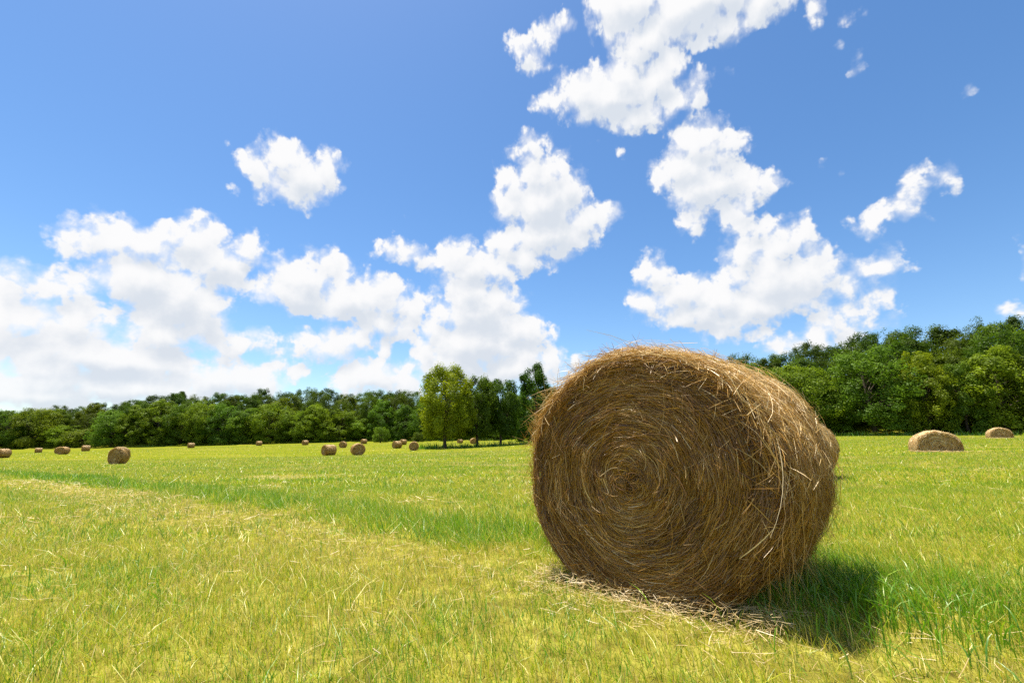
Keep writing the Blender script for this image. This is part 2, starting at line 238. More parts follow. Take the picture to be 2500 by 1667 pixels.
def fill_leaf(t, gi, go, blobs, generic):
    bg = nd(t, 'ShaderNodeBackground'); bg.inputs['Strength'].default_value = SKY_STRENGTH
    if not blobs and not generic:
        t.links.new(gi.outputs['Sky'], bg.inputs['Color']); t.links.new(bg.outputs[0], go.inputs[0]); return
    th = cloud_thickness(blobs, generic)
    ga = nd(t, 'ShaderNodeGroup', node_tree=th); t.links.new(gi.outputs['P'], ga.inputs[0])
    gb = nd(t, 'ShaderNodeGroup', node_tree=th); t.links.new(gi.outputs['Q'], gb.inputs[0])
    da, nc, db, cb = ga.outputs['Fine'], ga.outputs['Noise'], gb.outputs['Fine'], gb.outputs['Coarse']
    sp = nd(t, 'ShaderNodeSeparateColor'); t.links.new(nc, sp.inputs[0])
    soft = smooth(t, sp.outputs[1], 0.35, 0.68, 0.014, 0.058)
    alpha = math_(t, 'DIVIDE', da, soft, clamp=True)
    alpha = smooth(t, alpha, 0.0, 1.0)
    # thinner cloud towards the sun is a lit side; thick cloud towards the sun puts the place in shade
    lit = math_(t, 'MULTIPLY_ADD', math_(t, 'SUBTRACT', da, db), 9.5, 0.74)
    deep = smooth(t, cb, -0.01, 0.075)
    lit = math_(t, 'MULTIPLY_ADD', deep, -0.58, lit)
    lit = smooth(t, lit, 0.0, 1.0)
    mix = nd(t, 'ShaderNodeMix', data_type='RGBA')
    t.links.new(lit, mix.inputs['Factor'])
    mix.inputs['A'].default_value = CLOUD_SHADE
    mix.inputs['B'].default_value = CLOUD_LIT
    fin = nd(t, 'ShaderNodeMix', data_type='RGBA')
    t.links.new(math_(t, 'MULTIPLY', alpha, gi.outputs['Far']), fin.inputs['Factor'])
    t.links.new(gi.outputs['Sky'], fin.inputs['A'])
    t.links.new(mix.outputs['Result'], fin.inputs['B'])
    t.links.new(fin.outputs['Result'], bg.inputs['Color'])
    t.links.new(bg.outputs[0], go.inputs[0])

def sky_tree(t, shared, box, blobs, depth=0):
    """Split the sky until each field holds few heaps, so that a ray only looks at the heaps near it."""
    a0, a1, e0, e1 = box
    def touches(b):
        m = 0.03
        return b[0] + b[2] * 1.05 + m > a0 and b[0] - b[2] * 1.05 - m < a1 and b[1] + b[3] * 1.05 + m > e0 and b[1] - b[3] * 1.05 - m < e1
    mine = [b for b in blobs if touches(b)]
    generic = a0 < -0.88 or a1 > 0.88 or e1 > 0.86
    if depth < 9 and len(mine) > 14 and max(a1 - a0, e1 - e0) > 0.15:
        if (a1 - a0) > (e1 - e0):
            m = (a0 + a1) / 2; parts = ((a0, m, e0, e1), (m, a1, e0, e1)); co = shared['az']
        else:
            m = (e0 + e1) / 2; parts = ((a0, a1, e0, m), (a0, a1, m, e1)); co = shared['el']
        return choose(t, co, m, sky_tree(t, shared, parts[0], mine, depth + 1), sky_tree(t, shared, parts[1], mine, depth + 1))
    return sky_leaf(t, shared, mine, generic)

def choose(t, coord, limit, low, high):
    mx = nd(t, 'ShaderNodeMixShader')
    t.links.new(math_(t, 'GREATER_THAN', coord, limit), mx.inputs[0])
    t.links.new(low, mx.inputs[1]); t.links.new(high, mx.inputs[2])
    return mx.outputs[0]

def build_world():
    w = bpy.data.worlds.new('World'); scene.world = w
    w.use_nodes = True
    t = w.node_tree
    t.nodes.clear()
    out = nd(t, 'ShaderNodeOutputWorld')
    tc = nd(t, 'ShaderNodeTexCoord')
    sky = nd(t, 'ShaderNodeTexSky', sky_type='NISHITA', sun_disc=False)
    sky.sun_elevation = SUN_EL; sky.sun_rotation = SUN_AZ
    sky.altitude = 200.0; sky.air_density = 1.0; sky.dust_density = 0.5; sky.ozone_density = 2.6
    hs = nd(t, 'ShaderNodeHueSaturation'); setv(hs, Hue=0.5, Saturation=SKY_SATURATION, Value=SKY_GAIN)
    t.links.new(sky.outputs[0], hs.inputs['Color'])
    s = nd(t, 'ShaderNodeSeparateXYZ'); t.links.new(tc.outputs['Generated'], s.inputs[0])
    az = math_(t, 'ARCTAN2', s.outputs[0], s.outputs[1])
    el = math_(t, 'ARCSINE', s.outputs[2])
    p = nd(t, 'ShaderNodeCombineXYZ'); t.links.new(az, p.inputs[0]); t.links.new(el, p.inputs[1])
    shared = dict(sky=hs.outputs[0], az=az, el=el, p=p.outputs[0], q=vmath(t, 'ADD', p.outputs[0], SUN_STEP),
                  far=smooth(t, el, 0.0, 0.16, 0.88, 1.0))
    blobs = [b + (0.0,) for b in CLOUDS] + [b + (0.019,) for b in WISPS]
    inner = sky_tree(t, shared, (-0.9, 0.9, 0.0, 0.88), blobs)
    rest = sky_leaf(t, shared, [], True)
    n = choose(t, az, -0.9, rest, choose(t, az, 0.9, choose(t, el, 0.88, inner, rest), rest))
    low = sky_leaf(t, shared, [], False)
    t.links.new(choose(t, el, 0.0, low, n), out.inputs['Surface'])
    w.cycles.sampling_method = 'NONE'

# cloud radiance in the units of the sky texture (times SKY_STRENGTH)
SKY_STRENGTH = 0.078
CLOUD_SHADE = (4.55, 4.9, 5.4, 1.0)
CLOUD_LIT = (6.25, 6.25, 6.3, 1.0)
SKY_GAIN = 1.16
SKY_SATURATION = 1.2
build_world()

# ------------------------------------------------------------------ helpers
RNG = np.random.default_rng(11)

def link(o, parent=None):
    COL.objects.link(o)
    if parent is not None: o.parent = parent
    return o

def empty(name, loc, rz=0.0, scale=(1, 1, 1)):
    o = bpy.data.objects.new(name, None)
    o.location = loc; o.rotation_euler = (0, 0, rz); o.scale = scale
    o.empty_display_size = 0.2
    return link(o)

def tag(o, label=None, cat=None, group=None, kind=None):
    if label: o['label'] = label
    if cat: o['category'] = cat
    if group: o['group'] = group
    if kind: o['kind'] = kind
    return o

def mesh_np(name, verts, quads, mat, smooth_=False, attrs=None):
    """One mesh from arrays: verts (V,3), quads (F,4) or tris (F,3)."""
    me = bpy.data.meshes.new(name)
    verts = np.asarray(verts, np.float32); quads = np.asarray(quads, np.int32)
    F, k = quads.shape
    me.vertices.add(len(verts)); me.vertices.foreach_set('co', verts.ravel())
    me.loops.add(F * k); me.loops.foreach_set('vertex_index', quads.ravel())
    me.polygons.add(F); me.polygons.foreach_set('loop_start', np.arange(0, F * k, k, dtype=np.int32))
    if smooth_: me.polygons.foreach_set('use_smooth', np.ones(F, bool))
    me.update(calc_edges=True)
    for n, v in (attrs or {}).items():
        a = me.attributes.new(n, 'FLOAT', 'POINT'); a.data.foreach_set('value', np.asarray(v, np.float32).ravel())
    me.materials.append(mat)
    return me

def strands(name, P, W, S, tone, mat):
    """Ribbons: P (N,K,3) centre lines, W (N,K) half widths, S (N,3) or (N,K,3) side vectors, tone (N,)."""
    N, K, _ = P.shape
    if S.ndim == 2: S = np.repeat(S[:, None], K, 1)
    off = S * W[..., None]
    V = np.stack([P - off, P + off], 2).reshape(-1, 3)
    base = (np.arange(N)[:, None] * K + np.arange(K - 1)[None]) * 2
    Q = np.stack([base, base + 1, base + 3, base + 2], -1).reshape(-1, 4)
    t = np.repeat(tone, K * 2)
    h = np.tile(np.repeat(np.linspace(0, 1, K), 2), N)
    return mesh_np(name, V, Q, mat, attrs={'tone': t, 'along': h})

def norm(v): return v / np.maximum(np.linalg.norm(v, axis=-1, keepdims=True), 1e-9)

def rand_unit(n):
    return norm(RNG.normal(size=(n, 3)))

def vnoise(x, y, seed=0):
    """Smooth value noise in [0,1]."""
    def h(i, j):
        n = (i.astype(np.int64) * 374761393 + j.astype(np.int64) * 668265263 + seed * 982451653) & 0x7fffffff
        n = ((n ^ (n >> 13)) * 1274126177) & 0x7fffffff
        return ((n ^ (n >> 16)) & 0xffff) / 65535.0
    i, j = np.floor(x), np.floor(y); u, v = x - i, y - j
    u = u * u * (3 - 2 * u); v = v * v * (3 - 2 * v)
    a, b, c, d = h(i, j), h(i + 1, j), h(i, j + 1), h(i + 1, j + 1)
    return (a * (1 - u) + b * u) * (1 - v) + (c * (1 - u) + d * u) * v

def fbm(x, y, seed=0, octaves=4):
    s, a, t = 0, 1.0, 0
    for k in range(octaves):
        s = s + a * vnoise(x * 2 ** k, y * 2 ** k, seed + k * 17); t += a; a *= .55
    return s / t

def sstep(a, b, x):
    t = np.clip((x - a) / (b - a), 0, 1); return t * t * (3 - 2 * t)

def tube(pts, radii, sides=8):
    """Tapered tube along points; returns verts, quads."""
    pts = np.asarray(pts, float); n = len(pts)
    T = norm(np.gradient(pts, axis=0)); ref = np.array([.3, .9, .2])
    A = norm(np.cross(T, ref)); Bv = np.cross(T, A)
    ang = np.linspace(0, 2 * np.pi, sides, endpoint=False)
    V = pts[:, None] + (A[:, None] * np.cos(ang)[None, :, None] + Bv[:, None] * np.sin(ang)[None, :, None]) * np.asarray(radii)[:, None, None]
    i = np.arange(n - 1)[:, None] * sides; j = np.arange(sides)[None]; k = (j + 1) % sides
    Q = np.stack([i + j, i + k, i + sides + k, i + sides + j], -1).reshape(-1, 4)
    return V.reshape(-1, 3), Q

def merge(parts):
    V, Q, o = [], [], 0
    for v, q in parts:
        V.append(v); Q.append(np.asarray(q) + o); o += len(v)
    return np.concatenate(V), np.concatenate(Q)

# ------------------------------------------------------------------ materials
def material(name):
    m = bpy.data.materials.new(name); m.use_nodes = True
    t = m.node_tree; t.nodes.clear()
    out = nd(t, 'ShaderNodeOutputMaterial')
    return m, t, out

def ramp(t, fac, stops):
    r = nd(t, 'ShaderNodeValToRGB'); e = r.color_ramp.elements
    while len(e) < len(stops): e.new(0.5)
    for el, (p, c) in zip(e, stops):
        el.position = p; el.color = (*c, 1.0)
    t.links.new(fac, r.inputs[0])
    return r.outputs[0]

def attr(t, name):
    a = nd(t, 'ShaderNodeAttribute', attribute_name=name); return a.outputs['Fac']

def blade_material(name, stops, translucent=0.35, gloss=0.06, rough=0.45):
    m, t, out = material(name)
    c = ramp(t, attr(t, 'tone'), stops)
    d = nd(t, 'ShaderNodeBsdfDiffuse'); t.links.new(c, d.inputs['Color'])
    tr = nd(t, 'ShaderNodeBsdfTranslucent'); t.links.new(c, tr.inputs['Color'])
    mx = nd(t, 'ShaderNodeMixShader'); mx.inputs[0].default_value = translucent
    t.links.new(d.outputs[0], mx.inputs[1]); t.links.new(tr.outputs[0], mx.inputs[2])
    g = nd(t, 'ShaderNodeBsdfGlossy'); g.inputs['Roughness'].default_value = rough
    g.inputs['Color'].default_value = (1, .98, .92, 1)
    m2 = nd(t, 'ShaderNodeMixShader'); m2.inputs[0].default_value = gloss
    t.links.new(mx.outputs[0], m2.inputs[1]); t.links.new(g.outputs[0], m2.inputs[2])
    t.links.new(m2.outputs[0], out.inputs['Surface'])
    return m

MAT_GRASS = blade_material('grass_blade', [(0.0, (.08, .235, .006)), (0.3, (.185, .375, .009)), (0.55, (.425, .495, .014)),
                                           (0.75, (.60, .51, .05)), (1.0, (.72, .57, .27))], 0.42, 0.05)
MAT_STRAW = blade_material('straw', [(0.0, (.095, .038, .004)), (0.3, (.265, .12, .016)), (0.6, (.455, .248, .046)), (0.85, (.62, .43, .17)), (1.0, (.82, .65, .38))], 0.18, 0.05, 0.4)
MAT_LITTER = blade_material('dry_straw', [(0.0, (.24, .14, .035)), (0.5, (.46, .32, .12)), (1.0, (.72, .56, .30))], 0.2, 0.06)

def core_material():
    m, t, out = material('packed_hay')
    tc = nd(t, 'ShaderNodeTexCoord')
    n = setv(nd(t, 'ShaderNodeTexNoise'), Scale=34.0, Detail=6.0, Roughness=0.7)
    t.links.new(tc.outputs['Object'], n.inputs['Vector'])
    c = ramp(t, n.outputs['Fac'], [(0.3, (.03, .013, .003)), (0.55, (.12, .058, .012)), (0.8, (.24, .13, .035))])
    b = nd(t, 'ShaderNodeBsdfPrincipled'); t.links.new(c, b.inputs['Base Color']); b.inputs['Roughness'].default_value = 0.8
    b.inputs['Specular IOR Level'].default_value = 0.15
    bp = setv(nd(t, 'ShaderNodeBump'), Strength=0.8, Distance=0.02); t.links.new(n.outputs['Fac'], bp.inputs['Height'])
    t.links.new(bp.outputs[0], b.inputs['Normal'])
    t.links.new(b.outputs[0], out.inputs['Surface'])
    return m
MAT_CORE = core_material()

def leaf_material():
    m, t, out = material('leaf')
    c = ramp(t, attr(t, 'tone'), [(0.0, (.055, .092, .006)), (0.5, (.100, .166, .009)), (1.0, (.160, .23, .013))])
    oi = nd(t, 'ShaderNodeObjectInfo')
    mu = nd(t, 'ShaderNodeMix', data_type='RGBA', blend_type='MULTIPLY'); mu.inputs['Factor'].default_value = 1.0
    t.links.new(c, mu.inputs['A']); t.links.new(oi.outputs['Color'], mu.inputs['B'])
    c = mu.outputs['Result']
    d = nd(t, 'ShaderNodeBsdfDiffuse'); t.links.new(c, d.inputs['Color'])
    tr = nd(t, 'ShaderNodeBsdfTranslucent'); t.links.new(c, tr.inputs['Color'])
    mx = nd(t, 'ShaderNodeMixShader'); mx.inputs[0].default_value = 0.5
    t.links.new(d.outputs[0], mx.inputs[1]); t.links.new(tr.outputs[0], mx.inputs[2])
    g = nd(t, 'ShaderNodeBsdfGlossy'); g.inputs['Roughness'].default_value = 0.5
    m2 = nd(t, 'ShaderNodeMixShader'); m2.inputs[0].default_value = 0.012
    t.links.new(mx.outputs[0], m2.inputs[1]); t.links.new(g.outputs[0], m2.inputs[2])
    t.links.new(m2.outputs[0], out.inputs['Surface'])
    return m
MAT_LEAF = leaf_material()

def plain(name, col, rough=0.8, noise=0.0, scale=8.0):
    m, t, out = material(name)
    b = nd(t, 'ShaderNodeBsdfPrincipled'); b.inputs['Roughness'].default_value = rough
    b.inputs['Specular IOR Level'].default_value = 0.2
    tc = nd(t, 'ShaderNodeTexCoord')
    n = setv(nd(t, 'ShaderNodeTexNoise'), Scale=scale, Detail=5.0)
    t.links.new(tc.outputs['Object'], n.inputs['Vector'])
    lo = tuple(v * (1 - noise) for v in col); hi = tuple(min(1, v * (1 + noise)) for v in col)
    t.links.new(ramp(t, n.outputs['Fac'], [(0.3, lo), (0.7, hi)]), b.inputs['Base Color'])
    t.links.new(b.outputs[0], out.inputs['Surface'])
    return m
MAT_BARK = plain('bark', (.075, .058, .042), 0.9, 0.5, 6.0)

def ground_material():
    m, t, out = material('meadow_ground')
    geo = nd(t, 'ShaderNodeNewGeometry')
    pos = geo.outputs['Position']
    # mown lines run across the field
    mp = nd(t, 'ShaderNodeMapping'); mp.inputs['Rotation'].default_value = (0, 0, math.radians(8))
    t.links.new(pos, mp.inputs['Vector'])
    def noise(scale, detail=5.0, stretch=(1, 1, 1), rough=0.6):
        n = setv(nd(t, 'ShaderNodeTexNoise'), Scale=scale, Detail=detail, Roughness=rough)
        t.links.new(vmath(t, 'MULTIPLY', mp.outputs[0], stretch), n.inputs['Vector'])
        return n.outputs['Fac']
    fine = noise(5.5, 6.0, (1, 1, 1), 0.75)
    streak = math_(t, 'MULTIPLY_ADD', noise(0.5, 5.0, (.10, 1.1, 1), 0.65), 1.9, -0.45)
    broad = noise(0.06, 4.0, (.5, 1, 1))
    f = math_(t, 'MULTIPLY_ADD', fine, 0.55, math_(t, 'MULTIPLY_ADD', streak, 0.55, math_(t, 'MULTIPLY', broad, 0.35)))
    f = math_(t, 'ADD', f, math_(t, 'MULTIPLY', attr(t, 'dry'), 0.30))
    f = math_(t, 'SUBTRACT', f, math_(t, 'MULTIPLY', attr(t, 'lush'), 0.22))
    c = ramp(t, f, [(0.38, (.065, .10, .006)), (0.58, (.125, .16, .010)), (0.76, (.18, .19, .015)), (0.90, (.245, .22, .04)), (1.0, (.32, .265, .10))])
    # under the near blades the soil and thatch show
    th = smooth(t, attr(t, 'near'), 0.0, 1.0)
    soil = ramp(t, fine, [(0.3, (.085, .068, .014)), (0.5, (.20, .185, .030)), (0.62, (.31, .285, .05)), (0.8, (.47, .39, .15))])
    mx = nd(t, 'ShaderNodeMix', data_type='RGBA')
    t.links.new(th, mx.inputs['Factor']); t.links.new(c, mx.inputs['A']); t.links.new(soil, mx.inputs['B'])
    b = nd(t, 'ShaderNodeBsdfDiffuse'); t.links.new(mx.outputs['Result'], b.inputs['Color'])
    bp = setv(nd(t, 'ShaderNodeBump'), Strength=0.6, Distance=0.08); t.links.new(fine, bp.inputs['Height'])
    t.links.new(bp.outputs[0], b.inputs['Normal'])
    t.links.new(b.outputs[0], out.inputs['Surface'])
    return m
MAT_GROUND = ground_material()

# ------------------------------------------------------------------ terrain
CT = np.array(TERRAIN_POINTS)
def _kernel(d): return np.where(d > 0, d * d * np.log(np.maximum(d, 1e-9)), 0.0)
def _solve():
    n = len(CT); d = np.hypot(CT[:, None, 0] - CT[None, :, 0], CT[:, None, 1] - CT[None, :, 1])
    P = np.c_[np.ones(n), CT[:, :2]]
    A = np.block([[_kernel(d) + 30.0 * np.eye(n), P], [P.T, np.zeros((3, 3))]])
    return np.linalg.solve(A, np.r_[CT[:, 2], 0, 0, 0])
TW = _solve()
LINE_AZ = np.array([math.atan2(p[0], p[1]) for p in TREELINE])
LINE_R = np.array([math.hypot(p[0], p[1]) for p in TREELINE])

def field_z(x, y):
    x, y = np.asarray(x, float), np.asarray(y, float)
    r = np.hypot(x, y); k = np.minimum(1.0, 230.0 / np.maximum(r, 1e-6))
    x, y = x * k, y * k
    z = TW[-3] + TW[-2] * x + TW[-1] * y
    for (cx, cy, _), w in zip(CT, TW[:-3]):
        z = z + w * _kernel(np.hypot(x - cx, y - cy))
    return z

def ground_z(x, y):
    x, y = np.asarray(x, float), np.asarray(y, float)
    r = np.hypot(x, y); a = np.arctan2(x, y); R0 = np.interp(a, LINE_AZ, LINE_R)
    k = np.minimum(1.0, R0 / np.maximum(r, 1e-6))
    z = field_z(x * k, y * k)
    w = sstep(1.35, 1.0, np.abs(a))
    return z + w * np.minimum(0.27 * np.maximum(r - R0, 0), 11.0)

BALE_C, BALE_TH, BALE_R, BALE_ZC, BALE_L = (0.693, 2.758), math.radians(41.7), 0.763, 0.64, 1.357
E_ = np.array([math.cos(BALE_TH), -math.sin(BALE_TH)]); A_ = np.array([math.sin(BALE_TH), math.cos(BALE_TH)])

def strip(x, y):
    """Lushness and dryness of the meadow at a place: the windrow line runs past the bale."""
    c = .6 * x + .8 * y + (fbm(x * .5, y * .5, 5) - .5) * .9 + (fbm(x * 3, y * 3, 15) - .5) * .9
    lush = sstep(2.95, 3.45, c) * sstep(4.35, 3.75, c)
    dry = sstep(1.7, 2.5, c) * sstep(3.35, 2.8, c)
    lush = lush * (.45 + .8 * fbm(x * .9, y * .9, 9)); dry = dry * (.3 + 1.1 * fbm(x * 1.1, y * 1.1, 3))
    patch = sstep(.55, .75, fbm(x * .8, y * .8, 21)) * .6
    ix, iy = x - BALE_C[0], y - BALE_C[1]
    u = ix * E_[0] + iy * E_[1]; v = ix * A_[0] + iy * A_[1]
    dd = np.hypot(np.maximum(np.abs(u) - .45, 0), np.maximum(np.abs(v - BALE_L / 2) - BALE_L / 2, 0))
    front = sstep(.75, .1, dd) * sstep(.35, -.25, v)
    return np.clip(lush * (1 - .8 * front), 0, 1), np.clip(np.maximum(np.maximum(dry * .75, patch), front * .55), 0, 1)

def build_ground():
    radii = np.concatenate([[0.0], np.geomspace(0.3, 2400.0, 170)]); nA = 300
    ang = np.linspace(0, 2 * np.pi, nA, endpoint=False)
    R, A = np.meshgrid(radii[1:], ang, indexing='ij')
    X, Y = R * np.sin(A), R * np.cos(A)
    X, Y = X.ravel(), Y.ravel()
    Z = ground_z(X, Y)
    V = np.concatenate([[[0, 0, float(ground_z(0, 0))]], np.stack([X, Y, Z], 1)])
    n = len(radii) - 1
    i = np.arange(n - 1)[:, None] * nA + 1; j = np.arange(nA)[None]; k = (j + 1) % nA
    Q = np.stack([i + j, i + nA + j, i + nA + k, i + k], -1).reshape(-1, 4)
    fan = np.stack([np.zeros(nA, int), np.zeros(nA, int), 1 + np.arange(nA), 1 + (np.arange(nA) + 1) % nA], 1)
    Q = np.concatenate([Q, np.stack([1 + np.arange(0, nA - 2, 2), 1 + np.arange(1, nA - 1, 2), 1 + np.arange(2, nA, 2), np.zeros(len(range(0, nA - 2, 2)), int)], 1),
                        [[nA - 1, nA, 1, 0]]])
    lush, dry = strip(V[:, 0], V[:, 1]); rr = np.hypot(V[:, 0], V[:, 1])
    dry = dry * sstep(40, 20, rr)
    me = mesh_np('meadow_ground', V, Q, MAT_GROUND, True, {'lush': lush * sstep(60, 30, rr), 'dry': dry, 'near': sstep(16, 6, rr)})
    o = link(bpy.data.objects.new('ground', me)); tag(o, kind='structure')
    return o
build_ground()

# ------------------------------------------------------------------ grass
def bale_local(x, y):
    ix, iy = x - BALE_C[0], y - BALE_C[1]
    return ix * E_[0] + iy * E_[1], ix * A_[0] + iy * A_[1]

def scatter(y0, y1, dens):
    n = int(dens * (1.16 * (y1 * y1 - y0 * y0) + 3.2 * (y1 - y0)))
    y = np.sqrt(RNG.uniform(0, 1, n) * (y1 * y1 - y0 * y0 + 2.8 * (y1 - y0)) + (y0 + 1.4) ** 2 - 0) - 1.4
    y = np.clip(y, y0, y1)
    x = RNG.uniform(-1, 1, n) * (1.16 * y + 1.6)
    u, v = bale_local(x, y)
    keep = ~((np.abs(u) < .43) & (v > .03) & (v < BALE_L - .03))
    return x[keep], y[keep]

def grass_patch(name, y0, y1, dens, K, hw, hmul=1.0, wind=0.25):
    x, y = scatter(y0, y1, dens); n = len(x)
    lush, dry = strip(x, y)
    clump = fbm(x * 2.2, y * 2.2, 40, 3)
    thin = RNG.uniform(0, 1, n) < np.clip(.55 + .6 * clump + .4 * lush - .45 * dry, .25, 1)
    x, y, lush, dry, clump = x[thin], y[thin], lush[thin], dry[thin], clump[thin]; n = len(x)
    z = ground_z(x, y)
    h = (.026 + .032 * RNG.gamma(2.0, .5, n)) * (.7 + .6 * clump) * (1 + 1.1 * lush) * (1 - .25 * dry) * hmul
    h = np.minimum(h, .24 * max(hmul, 1))
    a = RNG.uniform(0, 2 * np.pi, n); L = np.stack([np.cos(a), np.sin(a), 0 * a], 1) * RNG.gamma(2., .27, n)[:, None]
    L[:, 0] -= wind * RNG.uniform(.2, 1.2, n)
    t = np.linspace(0, 1, K)
    P = np.stack([x, y, z - .004], 1)[:, None] + L[:, None] * (h[:, None] * t[None] ** 1.6)[..., None]
    P[..., 2] += h[:, None] * t[None] * (1 - .18 * t[None] * np.linalg.norm(L, axis=1)[:, None])
    W = (hw * RNG.uniform(.6, 1.4, n))[:, None] * (1 - .85 * t[None] ** 1.5)
    b = RNG.uniform(0, np.pi, n); S = np.stack([np.cos(b), .6 * np.sin(b), .12 * RNG.normal(size=n)], 1); S = norm(S)
    hue = fbm(x * .35, y * .35, 77)
    tone = .58 + .42 * (hue - .5) + RNG.normal(0, .16, n) - .38 * lush + .12 * dry + .05 * sstep(4.0, 4.8, .6 * x + .8 * y) + .48 * (fbm(x * .07, (y * .97 + x * .22) * .75, 61) - .5) * sstep(3, 9, y)
    tone = np.where(RNG.uniform(0, 1, n) < (.17 + .34 * dry) * (.25 + .75 * sstep(16, 5, y)), RNG.uniform(.68, .9, n), tone)
    tone = np.where(RNG.uniform(0, 1, n) < .15 + .32 * sstep(.45, .65, fbm(x * 1.3, y * 1.3, 90)), RNG.uniform(.06, .36, n), tone)
    me = strands(name, P, W, S, np.clip(tone, 0, 1), MAT_GRASS)
    return me

def grass_object(name, me, label):
    o = link(bpy.data.objects.new(name, me)); tag(o, label, 'grass', kind='stuff'); return o

grass_object('mown_grass', grass_patch('mown_grass', .7, 4.2, 6600, 3, .0017), 'yellow green mown grass in the near foreground')
grass_object('mown_grass', grass_patch('mown_grass', 4.2, 9.5, 2300, 2, .0032, 1.02), 'mown grass round the large bale and beyond it')
grass_object('mown_grass', grass_patch('mown_grass', 9.5, 24, 500, 2, .0075, 1.05), 'mown grass in the middle of the field')
grass_object('mown_grass', grass_patch('mown_grass', 24, 62, 66, 2, .018, 1.15), 'mown grass far out among the distant bales')
grass_object('mown_grass', grass_patch('mown_grass', 62, 150, 4.5, 2, .05, 1.3), 'mown grass at the far side of the field before the woods')

def tall_blades():
    n = 2600
    y = RNG.uniform(1.2, 6.5, n); x = RNG.uniform(-1, 1, n) * (1.16 * y + 1.0)
    lush, dry = strip(x, y); u, v = bale_local(x, y)
    right = np.exp(-((x - 2.35) ** 2 + (y - 2.35) ** 2) / .35)
    keep = (RNG.uniform(0, 1, n) < lush * .9 + right + .05) & ~((np.abs(u) < .5) & (v > -.05) & (v < BALE_L))
    xr = RNG.normal(2.3, .45, 420); yr = RNG.normal(2.45, .4, 420)
    xr = np.concatenate([xr, RNG.normal(1.80, .26, 520)]); yr = np.concatenate([yr, RNG.normal(2.62, .30, 520)])
    ur, vr = bale_local(xr, yr); ok = ~((np.abs(ur) < .48) & (vr > -.05) & (vr < BALE_L)); xr, yr = xr[ok], yr[ok]
    x = np.concatenate([x[keep], xr]); y = np.concatenate([y[keep], np.maximum(yr, 1.3)]); n = len(x); z = ground_z(x, y)
    h = RNG.uniform(.09, .22, n); K = 5; t = np.linspace(0, 1, K)
    a = RNG.uniform(0, 2 * np.pi, n); L = np.stack([np.cos(a) - .3, np.sin(a), 0 * a], 1) * RNG.gamma(2., .2, n)[:, None]
    P = np.stack([x, y, z - .004], 1)[:, None] + L[:, None] * (h[:, None] * t[None] ** 2)[..., None]
    P[..., 2] += h[:, None] * t[None] * (1 - .3 * t[None] ** 2)
    W = (RNG.uniform(.0022, .0042, n))[:, None] * np.array([.7, 1, .95, .65, .08])[None]
    b = RNG.uniform(0, np.pi, n); S = np.stack([np.cos(b), np.sin(b), 0 * b], 1)
    me = strands('tall_grass', P, W, S, np.clip(RNG.normal(.2, .1, n), 0, .5), MAT_GRASS)
    o = link(bpy.data.objects.new('tall_grass', me)); tag(o, 'longer dark green grass blades beside the large bale', 'grass', kind='stuff')
tall_blades()

def straw_litter():
    n = 36000
    y = 1.0 + 13 * RNG.uniform(0, 1, n) ** .8; x = RNG.uniform(-1, 1, n) * (1.16 * y + 1.0)
    lush, dry = strip(x, y)
    keep = RNG.uniform(0, 1, n) < .02 + dry * 1.1
    x, y = x[keep], y[keep]
    # a heap of shed straw along the foot of the large bale
    m = 2200
    s = RNG.uniform(-.66, .72, m); v = -np.abs(RNG.normal(0, .17, m)) + .06
    x2 = BALE_C[0] + s * E_[0] + v * A_[0]; y2 = BALE_C[1] + s * E_[1] + v * A_[1]
    x = np.concatenate([x, x2]); y = np.concatenate([y, y2]); n = len(x)
    z = ground_z(x, y) + np.abs(RNG.normal(.030, .022, n))
    z[-m:] += .035 * np.exp(-(v / .09) ** 2)
    ln = RNG.gamma(2.2, .022, n) * np.clip(y / 4, 1, 1.6); a = RNG.uniform(0, 2 * np.pi, n)
    d = np.stack([np.cos(a), np.sin(a), RNG.normal(.05, .22, n)], 1)
    K = 3; t = np.linspace(-.5, .5, K); bend = rand_unit(n) * .12
    P = np.stack([x, y, z], 1)[:, None] + d[:, None] * (ln[:, None] * t[None])[..., None] + bend[:, None] * (ln[:, None] * (t[None] ** 2))[..., None]
    W = np.repeat((RNG.uniform(.0006, .0012, n) * np.clip(y / 3.2, 1, 3))[:, None], K, 1)
    S = norm(np.cross(d, np.stack([RNG.normal(0, .5, n), RNG.normal(-.4, .5, n), np.ones(n)], 1)))
    me = strands('straw_litter', P, W, S, RNG.beta(2.2, 1.6, n), MAT_LITTER)
    o = link(bpy.data.objects.new('straw_litter', me)); tag(o, 'pale cut straw lying in the grass along the foot of the large bale', 'straw', kind='stuff')
straw_litter()

# ------------------------------------------------------------------ bales
def bale_shape(u, w, zc, wide=1.0, soft=.07):
    """Flatten the round section where it rests on the ground; w is height from the bale's axis."""
    f = -(zc - .012); d = w - f
    w2 = f + .5 * (d + np.sqrt(d * d + soft * soft)) - .5 * soft * 0.35
    return u * wide, np.maximum(w2, f)

def bale_point(rho, phi, s, R, zc, wide, lumps):
    """Body surface at radius rho, angle phi (0 = right, 90 deg = up) and depth s along the axis."""
    k = 1 + lumps * (.018 * np.sin(2 * phi + 1.1) + .016 * np.sin(3 * phi + 4 * s + .4) + .010 * np.sin(7 * phi + 2.0 + 6 * s))
    u, w = rho * k * np.cos(phi), rho * k * np.sin(phi)
    u, w = bale_shape(u, w, zc, wide)
    return np.stack([u, s + 0 * u, w + zc], -1)

